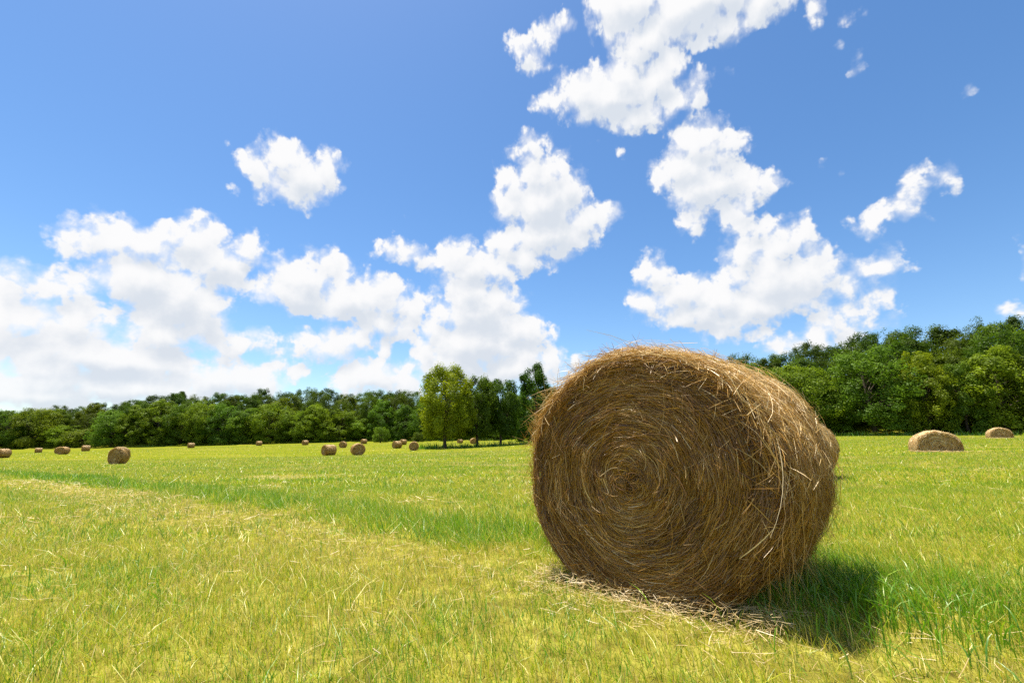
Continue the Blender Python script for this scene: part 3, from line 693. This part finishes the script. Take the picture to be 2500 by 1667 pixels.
def face_depth(rho, phi, R):
    """The end face bulges a little and its wound layers stand in rings."""
    q = rho / R
    rings = .004 * np.sin(rho * 2 * np.pi / .085 + 1.6 * np.sin(phi * 2 + 1) + 2.4 * np.sin(phi + rho * 5)) + .006 * np.sin(rho * 11 + 3 * np.sin(phi * 2 + 1) + phi) + .005 * np.sin(rho * 23 + 5 * np.sin(phi * 3 + rho * 4))
    return -.035 * (1 - q * q) - rings + .075 * np.clip((q - .90) / .10, 0, 1) ** 2

def bale_core(name, R, zc, L, wide, lumps, nphi=120, inset=.022):
    prof = [(q * R, 'f') for q in np.linspace(0.01, 1, 26)]
    phi = np.linspace(0, 2 * np.pi, nphi, endpoint=False)
    rows = []
    for r, _ in prof:
        p = bale_point(np.full(nphi, r - inset * (r / R)), phi, np.zeros(nphi), R, zc, wide, lumps)
        p[:, 1] = face_depth(np.full(nphi, r), phi, R) + inset; rows.append(p)
    for s in np.linspace(.12, L - .1, 12):
        rows.append(bale_point(np.full(nphi, R - inset), phi, np.full(nphi, s), R, zc, wide, lumps))
    for r in np.linspace(1, .02, 12):
        p = bale_point(np.full(nphi, (R - inset) * r), phi, np.zeros(nphi), R, zc, wide, lumps)
        p[:, 1] = L + .03 * (1 - r * r) - .075 * max(0, (r - .9) / .1) ** 2 - inset; rows.append(p)
    V = np.concatenate(rows); V += (RNG.random(V.shape) - .5) * .012
    n = len(rows); i = np.arange(n - 1)[:, None] * nphi; j = np.arange(nphi)[None]; k = (j + 1) % nphi
    Q = np.stack([i + j, i + k, i + nphi + k, i + nphi + j], -1).reshape(-1, 4)
    Q = np.concatenate([Q[:, :], [[q, q + 1, q + 2, q + 3] for q in range(0, nphi - 3, 2)][:0] or np.zeros((0, 4), int)])
    V = np.concatenate([V, [[0, face_depth(0.0, 0.0, R) + inset, zc]]]); c = len(V) - 1
    ring = np.arange(nphi); cap = np.stack([ring[0::2], np.full(nphi // 2, c), (ring[0::2] + 2) % nphi, ring[1::2]], 1)
    Q = np.concatenate([Q, cap])
    return mesh_np(name, V, Q, MAT_CORE, True)

def frame_side(P, nrm):
    T = norm(P[:, -1] - P[:, 0]); return norm(np.cross(T, nrm))

def face_straw(n, R, zc, wide, lumps, hw, K=5, lmin=.07, back=None):
    rho0 = R * RNG.uniform(.0002, 1, n) ** .55; phi0 = RNG.uniform(0, 2 * np.pi, n)
    ln = np.minimum(lmin * .6 + RNG.gamma(1.5, .075, n), .65 * rho0 + .09)
    slope = RNG.normal(.04, .16, n); wild = RNG.random(n) < .09; wild |= rho0 < RNG.uniform(0, .11, n); slope[wild] = RNG.normal(0, .9, wild.sum()); ln[wild] *= .6
    t = np.linspace(-.5, .5, K)
    s = ln[:, None] * t[None]
    rho = np.clip(rho0[:, None] + slope[:, None] * s, .004, R * 1.005)
    phi = phi0[:, None] + s / np.maximum(rho0, .09)[:, None]
    P = bale_point(rho, phi, np.zeros_like(rho), R, zc, wide, lumps)
    lift = RNG.exponential(.006, n)[:, None] + RNG.normal(0, .007, n)[:, None] * t[None] * 2 + RNG.exponential(.004, n)[:, None] * (t[None] * 2) ** 2
    lift[wild] += RNG.exponential(.008, wild.sum())[:, None]
    P[..., 1] = face_depth(rho, phi, R) - np.maximum(lift, -.006)
    if back is not None: P[..., 1] = back + .03 + lift
    nrm = np.tile([0., -1., 0.], (n, 1)) + RNG.normal(0, .55, (n, 3))
    S = frame_side(P, nrm)
    W = (hw * np.clip(RNG.lognormal(-.2, .45, n), .35, 2.6))[:, None] * np.array([.5] + [1] * (K - 2) + [.5])[None]
    cx, cz = rho0 * np.cos(phi0), rho0 * np.sin(phi0)
    band = vnoise(rho0 * 13, phi0 * 1.2, 8) * .45 + fbm(cx * 3 + 7, cz * 3, 4) * .55
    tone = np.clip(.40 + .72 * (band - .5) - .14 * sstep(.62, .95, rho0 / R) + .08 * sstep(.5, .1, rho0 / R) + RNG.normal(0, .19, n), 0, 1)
    pale = RNG.random(n) < .03; tone[pale] = RNG.uniform(.75, 1, pale.sum())
    return P, W, S, tone

def side_straw(n, R, zc, L, wide, lumps, hw, K=5, messy=.25):
    s0 = RNG.uniform(-.01, L + .01, n); phi0 = RNG.uniform(-.25 * np.pi, 1.25 * np.pi, n)
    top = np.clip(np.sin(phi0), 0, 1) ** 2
    ang = RNG.normal(0, messy + .45 * top, n); ln = .07 + RNG.gamma(1.6, .085, n) * (1 - .35 * top)
    t = np.linspace(-.5, .5, K); q = ln[:, None] * t[None]
    phi = phi0[:, None] + np.cos(ang)[:, None] * q / R
    s = s0[:, None] + np.sin(ang)[:, None] * q
    edge = np.clip(1 - s / .09, 0, 1) ** 2 * .05 + np.clip(1 - (L - s) / .09, 0, 1) ** 2 * .05
    lift = (RNG.exponential(.011, n)[:, None] + RNG.exponential(.007, n)[:, None] * (2 * t[None]) ** 2 + RNG.normal(0, .012, n)[:, None] * t[None] * 2)
    rho = R - .01 + np.maximum(lift, -.012) - edge
    P = bale_point(rho, phi, s, R, zc, wide, lumps)
    P[..., 1] = s
    nr = np.stack([np.cos(phi0), 0 * phi0, np.sin(phi0)], 1) + RNG.normal(0, .5, (n, 3))
    S = frame_side(P, nr)
    W = (hw * RNG.uniform(.5, 1.3, n))[:, None] * np.array([.5] + [1] * (K - 2) + [.4])[None]
    tone = np.clip(.46 + .36 * top + RNG.normal(0, .19, n), 0, 1)  # paler towards the top: the sunlit look is put into the tone
    return P, W, S, tone

def top_straw(n, R, zc, L, wide, lumps, hw, K=5):
    """Bleached loose thatch on the top, its tone also raised to look sunlit."""
    P, W, S, T = side_straw(n, R, zc, L, wide, lumps, hw, K, .9)
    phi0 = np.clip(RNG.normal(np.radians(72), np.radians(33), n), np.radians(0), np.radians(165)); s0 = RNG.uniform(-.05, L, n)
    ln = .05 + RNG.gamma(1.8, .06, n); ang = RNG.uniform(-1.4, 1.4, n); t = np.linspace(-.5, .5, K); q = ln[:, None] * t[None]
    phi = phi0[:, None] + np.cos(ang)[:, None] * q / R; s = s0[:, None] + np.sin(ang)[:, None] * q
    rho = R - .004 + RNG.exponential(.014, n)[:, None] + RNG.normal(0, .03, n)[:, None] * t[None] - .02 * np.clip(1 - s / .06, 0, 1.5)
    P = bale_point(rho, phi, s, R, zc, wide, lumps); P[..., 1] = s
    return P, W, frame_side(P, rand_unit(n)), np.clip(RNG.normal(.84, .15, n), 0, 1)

def rim_straw(n, R, zc, wide, lumps, hw, K=4):
    """Straw that pokes out over the edge of the end face."""
    phi0 = RNG.normal(.5 * np.pi, .28 * np.pi, n); s0 = RNG.uniform(-.03, .10, n)
    ln = RNG.gamma(2.2, .045, n); ang = RNG.normal(0, .9, n)
    t = np.linspace(0, 1, K); q = ln[:, None] * t[None]; sg = RNG.choice([-1, 1], n)[:, None]
    phi = phi0[:, None] + sg * np.cos(ang)[:, None] * q / R
    s = s0[:, None] - np.abs(np.sin(ang))[:, None] * q * .8
    rho = R - .02 - .05 * np.clip(1 - s0 / .09, 0, 1)[:, None] ** 2 + RNG.exponential(.012, n)[:, None] + RNG.normal(.015, .05, n)[:, None] * t[None] - .03 * t[None] ** 2
    P = bale_point(rho, phi, s, R, zc, wide, lumps); P[..., 1] = s
    S = frame_side(P, rand_unit(n)); W = np.repeat((hw * RNG.uniform(.5, 1.2, n))[:, None], K, 1); W[:, -1] *= .4
    return P, W, S, np.clip(RNG.normal(.58, .2, n), 0, 1)

def stray_straw(n, R, zc, L, wide, lumps, hw, lo, hi, K=4, out=.8, length=.05, drop=.3):
    """Single stalks that stand off the body."""
    phi0 = RNG.uniform(lo, hi, n); s0 = RNG.uniform(0.0, L, n)
    b = bale_point(np.full(n, R - .012), phi0, s0, R, zc, wide, lumps); b[:, 1] = s0
    nr = np.stack([np.cos(phi0), 0 * phi0, np.sin(phi0)], 1); tg = np.stack([-np.sin(phi0), 0 * phi0, np.cos(phi0)], 1)
    d = norm(nr * RNG.uniform(.15, 1, n)[:, None] * out + tg * RNG.normal(0, .8, n)[:, None] + np.array([0, 1, 0]) * RNG.normal(0, .5, n)[:, None])
    ln = RNG.gamma(2.0, length, n); t = np.linspace(0, 1, K)
    P = b[:, None] + d[:, None] * (ln[:, None] * t[None])[..., None]
    P[..., 2] -= (drop * ln)[:, None] * t[None] ** 2
    S = frame_side(P, rand_unit(n)); W = (hw * RNG.uniform(.4, 1.1, n))[:, None] * (1 - .6 * t[None])
    return P, W, S, np.clip(RNG.normal(.6, .2, n), 0, 1)

def hanging_straw(n, R, zc, wide, lumps, hw, K=8):
    """Long stalks that slid off the top and hang down over the right shoulder."""
    phi0 = np.radians(RNG.uniform(-25, 75, n)); s0 = np.abs(RNG.normal(0, .13, n)) - .03
    far = RNG.random(n) < .4; s0[far] = RNG.uniform(.1, 1.1, far.sum())
    ln = RNG.uniform(.12, .5, n); t = np.linspace(0, 1, K); P = np.zeros((n, K, 3))
    step = ln / (K - 1); phi = phi0.copy(); drift = RNG.normal(0, .14, n); off = RNG.exponential(.012, n) + .002
    free = np.zeros(n, bool); cur = None
    for k in range(K):
        on = bale_point(R - .02 + off, np.maximum(phi, -.85), s0, R, zc, wide, lumps); on[:, 1] = s0 + drift * k * step * 3 - .05 * np.clip(1 - s0 / .1, 0, 1) * 0
        if cur is not None:
            dn = cur + np.stack([RNG.normal(-.004, .01, n), drift * step * 2, -step], 1)
            on = np.where(free[:, None], dn, on)
        free = free | (phi < np.radians(RNG.uniform(-45, 4, n)))
        on[:, 2] = np.maximum(on[:, 2], .012)
        P[:, k] = on; cur = on; phi = phi - step / R
    S = frame_side(P, rand_unit(n)); W = (hw * RNG.uniform(.5, 1.2, n))[:, None] * (1 - .5 * t[None] ** 2)
    return P, W, S, np.clip(RNG.normal(.52, .2, n), 0, 1)

def straw_part(name, parent, groups, label=None, mat=None):
    Ks = {}
    for g in groups: Ks.setdefault(g[0].shape[1], []).append(g)
    for gl in Ks.values():
        P, W, S, T = (np.concatenate([g[i] for g in gl]) for i in range(4))
        o = link(bpy.data.objects.new(name, strands(name, P, W, S, T, mat or MAT_STRAW)), parent); tag(o, label, kind='stuff')

def main_bale():
    g = float(ground_z(*BALE_C))
    root = empty('hay_bale', (BALE_C[0], BALE_C[1], g), -BALE_TH)
    tag(root, 'large round hay bale close to the camera with its coiled end facing us', 'hay bale', 'round bales left on the field')
    R, zc, L, wd, lm = BALE_R, BALE_ZC, BALE_L, 1.0, 1.0
    o = link(bpy.data.objects.new('bale_body', bale_core('bale_body', R, zc, L, wd, lm)), root)
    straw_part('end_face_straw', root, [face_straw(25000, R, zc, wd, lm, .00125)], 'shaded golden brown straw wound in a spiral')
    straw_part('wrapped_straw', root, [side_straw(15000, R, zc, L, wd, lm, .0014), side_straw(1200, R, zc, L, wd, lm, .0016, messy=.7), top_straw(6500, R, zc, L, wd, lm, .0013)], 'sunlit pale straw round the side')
    straw_part('rim_straw', root, [rim_straw(3400, R, zc, wd, lm, .0012)])
    straw_part('hanging_straw', root, [hanging_straw(170, R, zc, wd, lm, .0011)])
    left_tuft = stray_straw(70, R, zc, .25, wd, lm, .0016, np.radians(135), np.radians(172), out=1.3, length=.075, drop=.1)
    straw_part('stray_straw', root, [stray_straw(420, R, zc, L, wd, lm, .0013, np.radians(20), np.radians(150), length=.035),
                                     stray_straw(2200, R, zc, L * .5, wd, lm, .0008, np.radians(150), np.radians(228), length=.022, drop=1.1),
                                     stray_straw(1100, R, zc, L, wd, lm, .0010, np.radians(-45), np.radians(20), length=.03, drop=1.2), left_tuft])
main_bale()

def far_bale_meshes(R, zc, L, wide, lumps, n, hw, pale=.30):
    body = bale_core('bale_body', R, zc, L, wide, lumps, 64, .03)
    parts = [face_straw(n, R, zc, wide, lumps, hw, 4, .12), face_straw(n, R, zc, wide, lumps, hw, 4, .12, back=L),
             side_straw(2 * n, R, zc, L, wide, lumps, hw, 4), rim_straw(n // 5, R, zc, wide, lumps, hw, 4),
             stray_straw(n // 4, R, zc, L, wide, lumps, hw * .7, np.radians(-40), np.radians(220), length=.035)]
    P, W, S, T = (np.concatenate([g[i] for g in parts]) for i in range(4))
    T = np.clip(T * .8 + pale, 0, 1)          # sunlight on the distant bales, put into a paler straw tone
    return body, strands('loose_straw', P, W, S, T, MAT_STRAW)

PLAIN = far_bale_meshes(.74, .68, 1.36, 1.0, 1.0, 2200, .006)
RAGGED = far_bale_meshes(.76, .62, 1.36, 1.08, 2.6, 2600, .006)
DOME = far_bale_meshes(.88, .25, 1.3, 1.22, 1.2, 3200, .006, .46)

def far_bale(kind, x, y, turn, scale, label, sink=0.0):
    x, y = x - .68 * math.sin(-math.radians(turn)), y - .68 * math.cos(math.radians(turn))
    root = empty('hay_bale', (x, y, float(ground_z(x, y)) - sink), math.radians(turn), scale if isinstance(scale, tuple) else (scale,) * 3)
    tag(root, label, 'hay bale', 'round bales left on the field')
    link(bpy.data.objects.new('bale_body', kind[0]), root)
    s = link(bpy.data.objects.new('loose_straw', kind[1]), root); tag(s, kind='stuff')
    return root

def shed_straw(root, hx, n=900):
    """Straw that slid off and lies flat round the foot of a collapsed bale."""
    x = RNG.normal(0, hx * .75, n); y = RNG.uniform(-.55, .35, n); z = np.abs(RNG.normal(.03, .025, n)); a = RNG.normal(0, .6, n)
    d = np.stack([np.cos(a), np.sin(a), RNG.normal(0, .12, n)], 1); ln = RNG.gamma(3., .07, n); t = np.linspace(-.5, .5, 3)
    P = np.stack([x, y, z], 1)[:, None] + d[:, None] * (ln[:, None] * t[None])[..., None]
    W = np.full((n, 3), .006); S = norm(np.cross(d, np.array([0, -.3, 1.0])))
    o = link(bpy.data.objects.new('shed_straw', strands('shed_straw', P, W, S, RNG.uniform(.4, 1, n), MAT_LITTER)), root); tag(o, kind='stuff')

for b in [
    (PLAIN, -80.27, 75.64, -5, 1.0, 'hay bale cut off by the left edge of the picture'),
    (PLAIN, -134.61, 136.31, -40, 1.0, 'small far hay bale nearest the white building among the trees'),
    (PLAIN, -95.9, 101.6, 40, 1.0, 'darker hay bale half hidden behind its neighbour at the far left'),
    (PLAIN, -86.26, 92.18, 10, 1.0, 'hay bale standing in front of another so that the two touch'),
    (PLAIN, -110.01, 123.6, -38, 1.05, 'far hay bale just right of the touching pair'),
    (RAGGED, -35.6, 43.68, 8, (.74, .74, 1.10), 'ragged hay bale with straw slumping off it alone at the left'),
    (PLAIN, -90.7, 135.24, -40, 1.0, 'tiny far hay bale by the wood right of the ragged bale'),
    (PLAIN, -78.99, 149.28, -40, .98, 'leftmost of two tiny hay bales against the middle of the left wood'),
    (PLAIN, -61.01, 141.05, -40, .98, 'tiny far hay bale above and left of the two mid field bales'),
    (PLAIN, -24.78, 64.86, -38, 1.0, 'left one of the two matching bales in the middle of the field'),
    (PLAIN, -38.53, 109.06, 5, 1.0, 'upright looking far hay bale between and behind the two mid field bales'),
    (PLAIN, -19.3, 60.03, 30, 1.02, 'right one of the two matching bales in the middle of the field'),
    (PLAIN, -43.71, 140.9, -40, .98, 'tiny far hay bale left of the small round sapling'),
    (PLAIN, -22.82, 94.94, -40, 1.0, 'left front bale of the three near the pale tree'),
    (PLAIN, -28.72, 126.02, -40, .98, 'rearmost and smallest of the three bales near the pale tree'),
    (PLAIN, -16.52, 80.58, 12, 1.03, 'right bale of the three nearest the pale tree'),
    (PLAIN, -14.3, 132.0, -45, (.85, .85, .75), 'low hay bale seen under the crown of the pale tree'),
    (PLAIN, -9.9, 122.0, 20, 1.0, 'hay bale mostly hidden by the trunk of the second field tree'),
    (DOME, 23.75, 26.9, -24, (.92, 1.0, 1.02), 'wide collapsed dome shaped hay bale on the right of the field'),
    (DOME, 57.65, 56.35, -30, (.92, 1.15, 1.08), 'far low hay bale by the wood at the right edge'),
    (PLAIN, 7.04, 11.9, -48, 1.0, 'hay bale mostly hidden behind the large one, its rim showing at right'),
]:
    r_ = far_bale(*b)
    if b[0] is DOME: shed_straw(r_, 1.1, 420)
    if b[0] is RAGGED: shed_straw(r_, .7, 200)

# ------------------------------------------------------------------ trees
def crown_radius(t, shape):
    if shape == 'r': return np.where(t > .38, np.clip(1 - (np.abs(t - .38) / .62) ** 2, 0, 1) ** .5, .74 + .26 * t / .38)
    if shape == 'o': return np.where(t > .33, np.clip(1 - (np.abs(t - .33) / .67) ** 1.6, 0, 1) ** .8, .66 + .34 * t / .33)
    if shape == 'e': return np.where(t > .42, np.clip(1 - (np.abs(t - .42) / .58) ** 2.1, 0, 1) ** .6, .58 + .42 * np.sin(np.clip(t / .42, 0, 1) * 1.57))
    if shape == 'v': return np.where(t > .5, np.clip(1 - (np.abs(t - .5) / .5) ** 1.9, 0, 1) ** .6, .42 + .58 * t / .5)
    if shape == 'c': return (1 - t) ** .75 * np.clip(t / .12, 0, 1) ** .5
    return np.sqrt(np.clip(1 - t ** 2, 0, 1))

def tree_meshes(seed, shape, h=16.0, w=11.0, clear=.3, clumps=270, leaves=92, size=.16, spread=.056, nb=44):
    r = np.random.default_rng(seed)
    # big boughs first, then leaf clumps over the outside of each bough
    tb = (np.arange(nb) + r.uniform(0, 1, nb)) / nb; tb = tb ** 1.3 * .94 + .01; ab = np.arange(nb) * 2.4 + r.normal(0, .35, nb)
    rb_ = crown_radius(tb, shape) * w / 2 * r.uniform(.5, .84, nb); zb = clear + tb * (h - clear) * .9
    sb = (34 / nb) ** .4 * w * r.uniform(.13, .21, nb) * (.6 + .6 * crown_radius(tb, shape))
    if shape == 'c': sb *= .6
    bi = r.integers(0, nb, clumps); dv = norm(r.normal(size=(clumps, 3)) + np.stack([np.cos(ab[bi]) * .7, np.sin(ab[bi]) * .7, np.full(clumps, .35)], 1))
    C = np.stack([rb_[bi] * np.cos(ab[bi]), rb_[bi] * np.sin(ab[bi]), zb[bi]], 1) + dv * (sb[bi] * r.uniform(.55, 1.0, clumps))[:, None] * np.array([1, 1, 1.35])
    C[:, 2] = np.clip(C[:, 2], clear * .9, h * .985)
    cr = w * spread * r.uniform(.7, 1.45, clumps)
    k = (leaves * r.uniform(.6, 1.4, clumps)).astype(int); idx = np.repeat(np.arange(clumps), k); n = len(idx)
    g = norm(r.normal(size=(n, 3))) * (r.uniform(.15, 1, n) ** .5)[:, None]; g[:, 2] *= 1.05
    P = C[idx] + g * cr[idx][:, None] * 1.5
    P[:, 2] = np.maximum(P[:, 2], .35)
    N = norm(dv[idx] * .9 + g * .5 + r.normal(size=(n, 3)) * .5 + np.array([0, 0, .15]))
    U = norm(np.cross(N, r.normal(size=(n, 3)))); Vv = np.cross(N, U)
    s = size * r.uniform(.6, 1.35, n)
    V = np.stack([P - U * s[:, None], P + Vv * (s * .52)[:, None] + N * (s * .12)[:, None], P + U * s[:, None], P - Vv * (s * .52)[:, None] + N * (s * .12)[:, None]], 1).reshape(-1, 3)
    Q = np.arange(n * 4).reshape(-1, 4)
    tone = np.clip(.5 + (r.normal(0, .10, nb)[bi] + r.normal(0, .10, clumps))[idx] + r.normal(0, .15, n), 0, 1)
    crown = mesh_np('crown', V, Q, MAT_LEAF, attrs={'tone': np.repeat(tone, 4)})
    zs = np.linspace(-.25, h * .82, 7); wob = np.cumsum(r.normal(0, .10, (7, 2)), 0); wob[0] = 0
    rr = np.array([.36, .27, .22, .17, .12, .08, .03]) * (w / 11) ** .5
    parts = [tube(np.c_[wob, zs], rr, 9)]
    high = np.nonzero(C[:, 2] > clear + .22 * h)[0]
    for i in r.choice(high, 24, replace=False):
        z0 = np.clip(C[i, 2] * r.uniform(.4, .75), clear * .7, h * .75)
        b0 = np.array([np.interp(z0, zs, wob[:, 0]), np.interp(z0, zs, wob[:, 1]), z0]); e = C[i]
        mid = (b0 + e) / 2 + np.array([0, 0, -.25]); rb = np.interp(z0, zs, rr) * .55
        parts.append(tube(np.array([b0, mid, e]), [rb, rb * .6, .015], 5))
    V, Q = merge(parts)
    return crown, mesh_np('trunk', V, Q, MAT_BARK, True), h, w

PROTO = {'r': [tree_meshes(s, 'r') for s in (1, 2, 3)], 'o': [tree_meshes(s, 'o', w=9.5) for s in (4, 5, 6)],
         'b': [tree_meshes(7, 'r', 7.0, 6.5, .2, 110, 80, .15, .075)],
         'lone': [tree_meshes(8, 'e', 16, 10.5, 2.6, 380, 110, .155, .058, 80)], 'dark': [tree_meshes(9, 'e', 14, 8.5, 3.0, 300, 90, .165, .062, 60), tree_meshes(10, 'e', 14, 8.5, 2.8, 300, 90, .165, .062, 60)],
         'pine': [tree_meshes(12, 'o', 18, 9.0, .8, 260, 90, .17, .058)]}
TINT = {0: (.80, .92, .9), 1: (1.0, 1.0, 1.0), 2: (1.32, 1.22, .95), 3: (1.7, 1.38, .8), 4: (2.35, 1.8, .8)}
tree_rng = random.Random(3)

def tree(x, y, h, w, kind, tint, label, group=None, name='broadleaf_tree', z=None, lum=1.0):
    pr = PROTO[kind]; crown, trunk, h0, w0 = pr[tree_rng.randrange(len(pr))]
    root = empty(name, (x, y, float(ground_z(x, y)) if z is None else z), tree_rng.uniform(0, 6.28), (w / w0, w / w0, h / h0))
    tag(root, label, 'tree', group)
    c = link(bpy.data.objects.new('crown', crown), root)
    v = tree_rng.uniform(.72, 1.22); u = tree_rng.uniform(.86, 1.14)
    if tint == 4: v = u = 1.0
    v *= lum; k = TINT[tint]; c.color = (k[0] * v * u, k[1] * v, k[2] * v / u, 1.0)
    link(bpy.data.objects.new('trunk', trunk), root)
    return root

ORD = ['first', 'second', 'third', 'fourth', 'fifth', 'sixth', 'seventh', 'eighth', 'ninth', 'tenth', 'eleventh', 'twelfth', 'thirteenth', 'fourteenth',
       'fifteenth', 'sixteenth', 'seventeenth', 'eighteenth', 'nineteenth', 'twentieth', 'twenty first', 'twenty second', 'twenty third', 'twenty fourth', 'twenty fifth', 'twenty sixth', 'twenty seventh']
LOOK = {0: 'dark green', 1: 'mid green', 2: 'bright green', 3: 'yellowish green'}
FORM = {'r': 'rounded', 'o': 'tall oval', 'b': 'low bushy'}
left_front = sorted([t for t in FRONT_TREES if t[0] < 25], key=lambda t: math.atan2(t[0], t[1]))
right_front = sorted([t for t in FRONT_TREES if t[0] >= 25], key=lambda t: -math.atan2(t[0], t[1]))
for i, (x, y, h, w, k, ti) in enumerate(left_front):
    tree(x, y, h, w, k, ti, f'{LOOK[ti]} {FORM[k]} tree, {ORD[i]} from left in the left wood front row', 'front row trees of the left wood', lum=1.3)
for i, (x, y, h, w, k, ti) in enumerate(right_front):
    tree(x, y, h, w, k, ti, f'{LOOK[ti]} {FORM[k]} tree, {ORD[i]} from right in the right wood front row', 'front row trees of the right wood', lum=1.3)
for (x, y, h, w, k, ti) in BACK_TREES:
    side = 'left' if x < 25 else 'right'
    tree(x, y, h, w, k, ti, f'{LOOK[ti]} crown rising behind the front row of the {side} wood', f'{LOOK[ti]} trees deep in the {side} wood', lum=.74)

FIELD = 'trees standing out in the field'
tree(-12.35, 88.0, 16.3, 10.8, 'lone', 4, 'tall pale yellow green tree standing out in the field before the wood', FIELD)
tree(-6.7, 92.0, 14.2, 7.8, 'dark', 1, 'mid green field tree just right of the pale yellow green one', FIELD)
tree(-2.2, 95.0, 14.0, 8.0, 'dark', 0, 'dark green field tree, rightmost of the three with clear trunks', FIELD)
tree(5.0, 106.0, 19.0, 9.6, 'pine', 0, 'tall pointed green tree behind the left rim of the large bale', FIELD, 'pointed_tree')
tree(-43.0, 156.0, 5.6, 5.2, 'b', 2, 'small round bright green sapling in front of the left wood', None, 'sapling')
tree(-31.5, 160.0, 3.6, 4.2, 'b', 1, 'low bush right of the bright round sapling', None, 'bush')

# rough growth along the foot of the woods and under the field trees
def rough_edge():
    n = 26000
    a = RNG.uniform(-.98, .98, n); R0 = np.interp(a, LINE_AZ, LINE_R); r = R0 + RNG.normal(-1.2, 1.3, n)
    x, y = r * np.sin(a), r * np.cos(a)
    m = 2200
    x2 = RNG.uniform(-17, 4, m); y2 = 87.5 + (x2 + 17) * .38 + RNG.normal(0, 1.0, m)
    x = np.concatenate([x, x2]); y = np.concatenate([y, y2]); n = len(x); z = ground_z(x, y)
    h = RNG.gamma(3., .17, n); h[-m:] *= .9
    K = 2; t = np.linspace(0, 1, K); d = np.stack([RNG.normal(0, .35, n), RNG.normal(0, .35, n), np.ones(n)], 1)
    P = np.stack([x, y, z - .05], 1)[:, None] + d[:, None] * (h[:, None] * t[None])[..., None]
    W = (RNG.uniform(.04, .11, n))[:, None] * np.array([1, .15])[None]
    b = RNG.uniform(0, np.pi, n); S = np.stack([np.cos(b), np.sin(b), 0 * b], 1)
    tone = np.clip(RNG.normal(.28, .16, n), 0, .9); tone[-m:] = np.clip(RNG.normal(.2, .12, m), 0, 1)
    me = strands('rough_grass', P, W, S, tone, MAT_GRASS)
    o = link(bpy.data.objects.new('rough_grass', me)); tag(o, 'unmown rough grass along the foot of the woods', 'grass', kind='stuff')
rough_edge()

# ------------------------------------------------------------------ the white building among the trees at the far left
def box(x0, x1, y0, y1, z0, z1):
    V = np.array([[x, y, z] for z in (z0, z1) for y in (y0, y1) for x in (x0, x1)], float)
    Q = np.array([[0, 2, 3, 1], [4, 5, 7, 6], [0, 1, 5, 4], [2, 6, 7, 3], [0, 4, 6, 2], [1, 3, 7, 5]])
    return V, Q

def white_building():
    x, y = -187.0, 196.0
    root = empty('white_building', (x, y, float(ground_z(x, y))), math.radians(-35))
    tag(root, 'small white building half hidden behind leaves at the far left', 'building')
    paint = plain('white_paint', (.78, .78, .76), .6, .05, 1.0); roofm = plain('metal_roof', (.62, .62, .62), .5, .08, 2.0)
    glass = plain('dark_glass', (.04, .05, .06), .15); door = plain('door_paint', (.25, .22, .2), .6, .1)
    def part(name, vq, mat, parent=root):
        return link(bpy.data.objects.new(name, mesh_np(name, *vq, mat)), parent)
    part('wall', box(-4, 4, 0, 5, -.5, 2.7), paint)
    V = np.array([[-4.3, -.4, 2.7], [4.3, -.4, 2.7], [4.3, 5.4, 2.7], [-4.3, 5.4, 2.7], [-4.3, 2.5, 4.1], [4.3, 2.5, 4.1]], float)
    part('roof', (V, np.array([[0, 1, 5, 4], [2, 3, 4, 5], [1, 2, 5, 5], [3, 0, 4, 4], [0, 3, 2, 1]])[[0, 1, 4]]), roofm)
    for sx in (-4.0, 4.0):
        Vg = np.array([[sx, 0, 2.68], [sx, 5, 2.68], [sx, 2.5, 3.95]]); part('gable', (Vg, np.array([[0, 1, 2]])), paint)
    for sx in (-2.6, 2.2):
        w = part('window', box(sx - .55, sx + .55, -.04, .02, 1.0, 2.1), paint); part('pane', box(sx - .45, sx + .45, -.06, -.041, 1.1, 2.0), glass, w)
    part('door', box(-.5, .5, -.05, .02, 0, 2.05), door)
white_building()
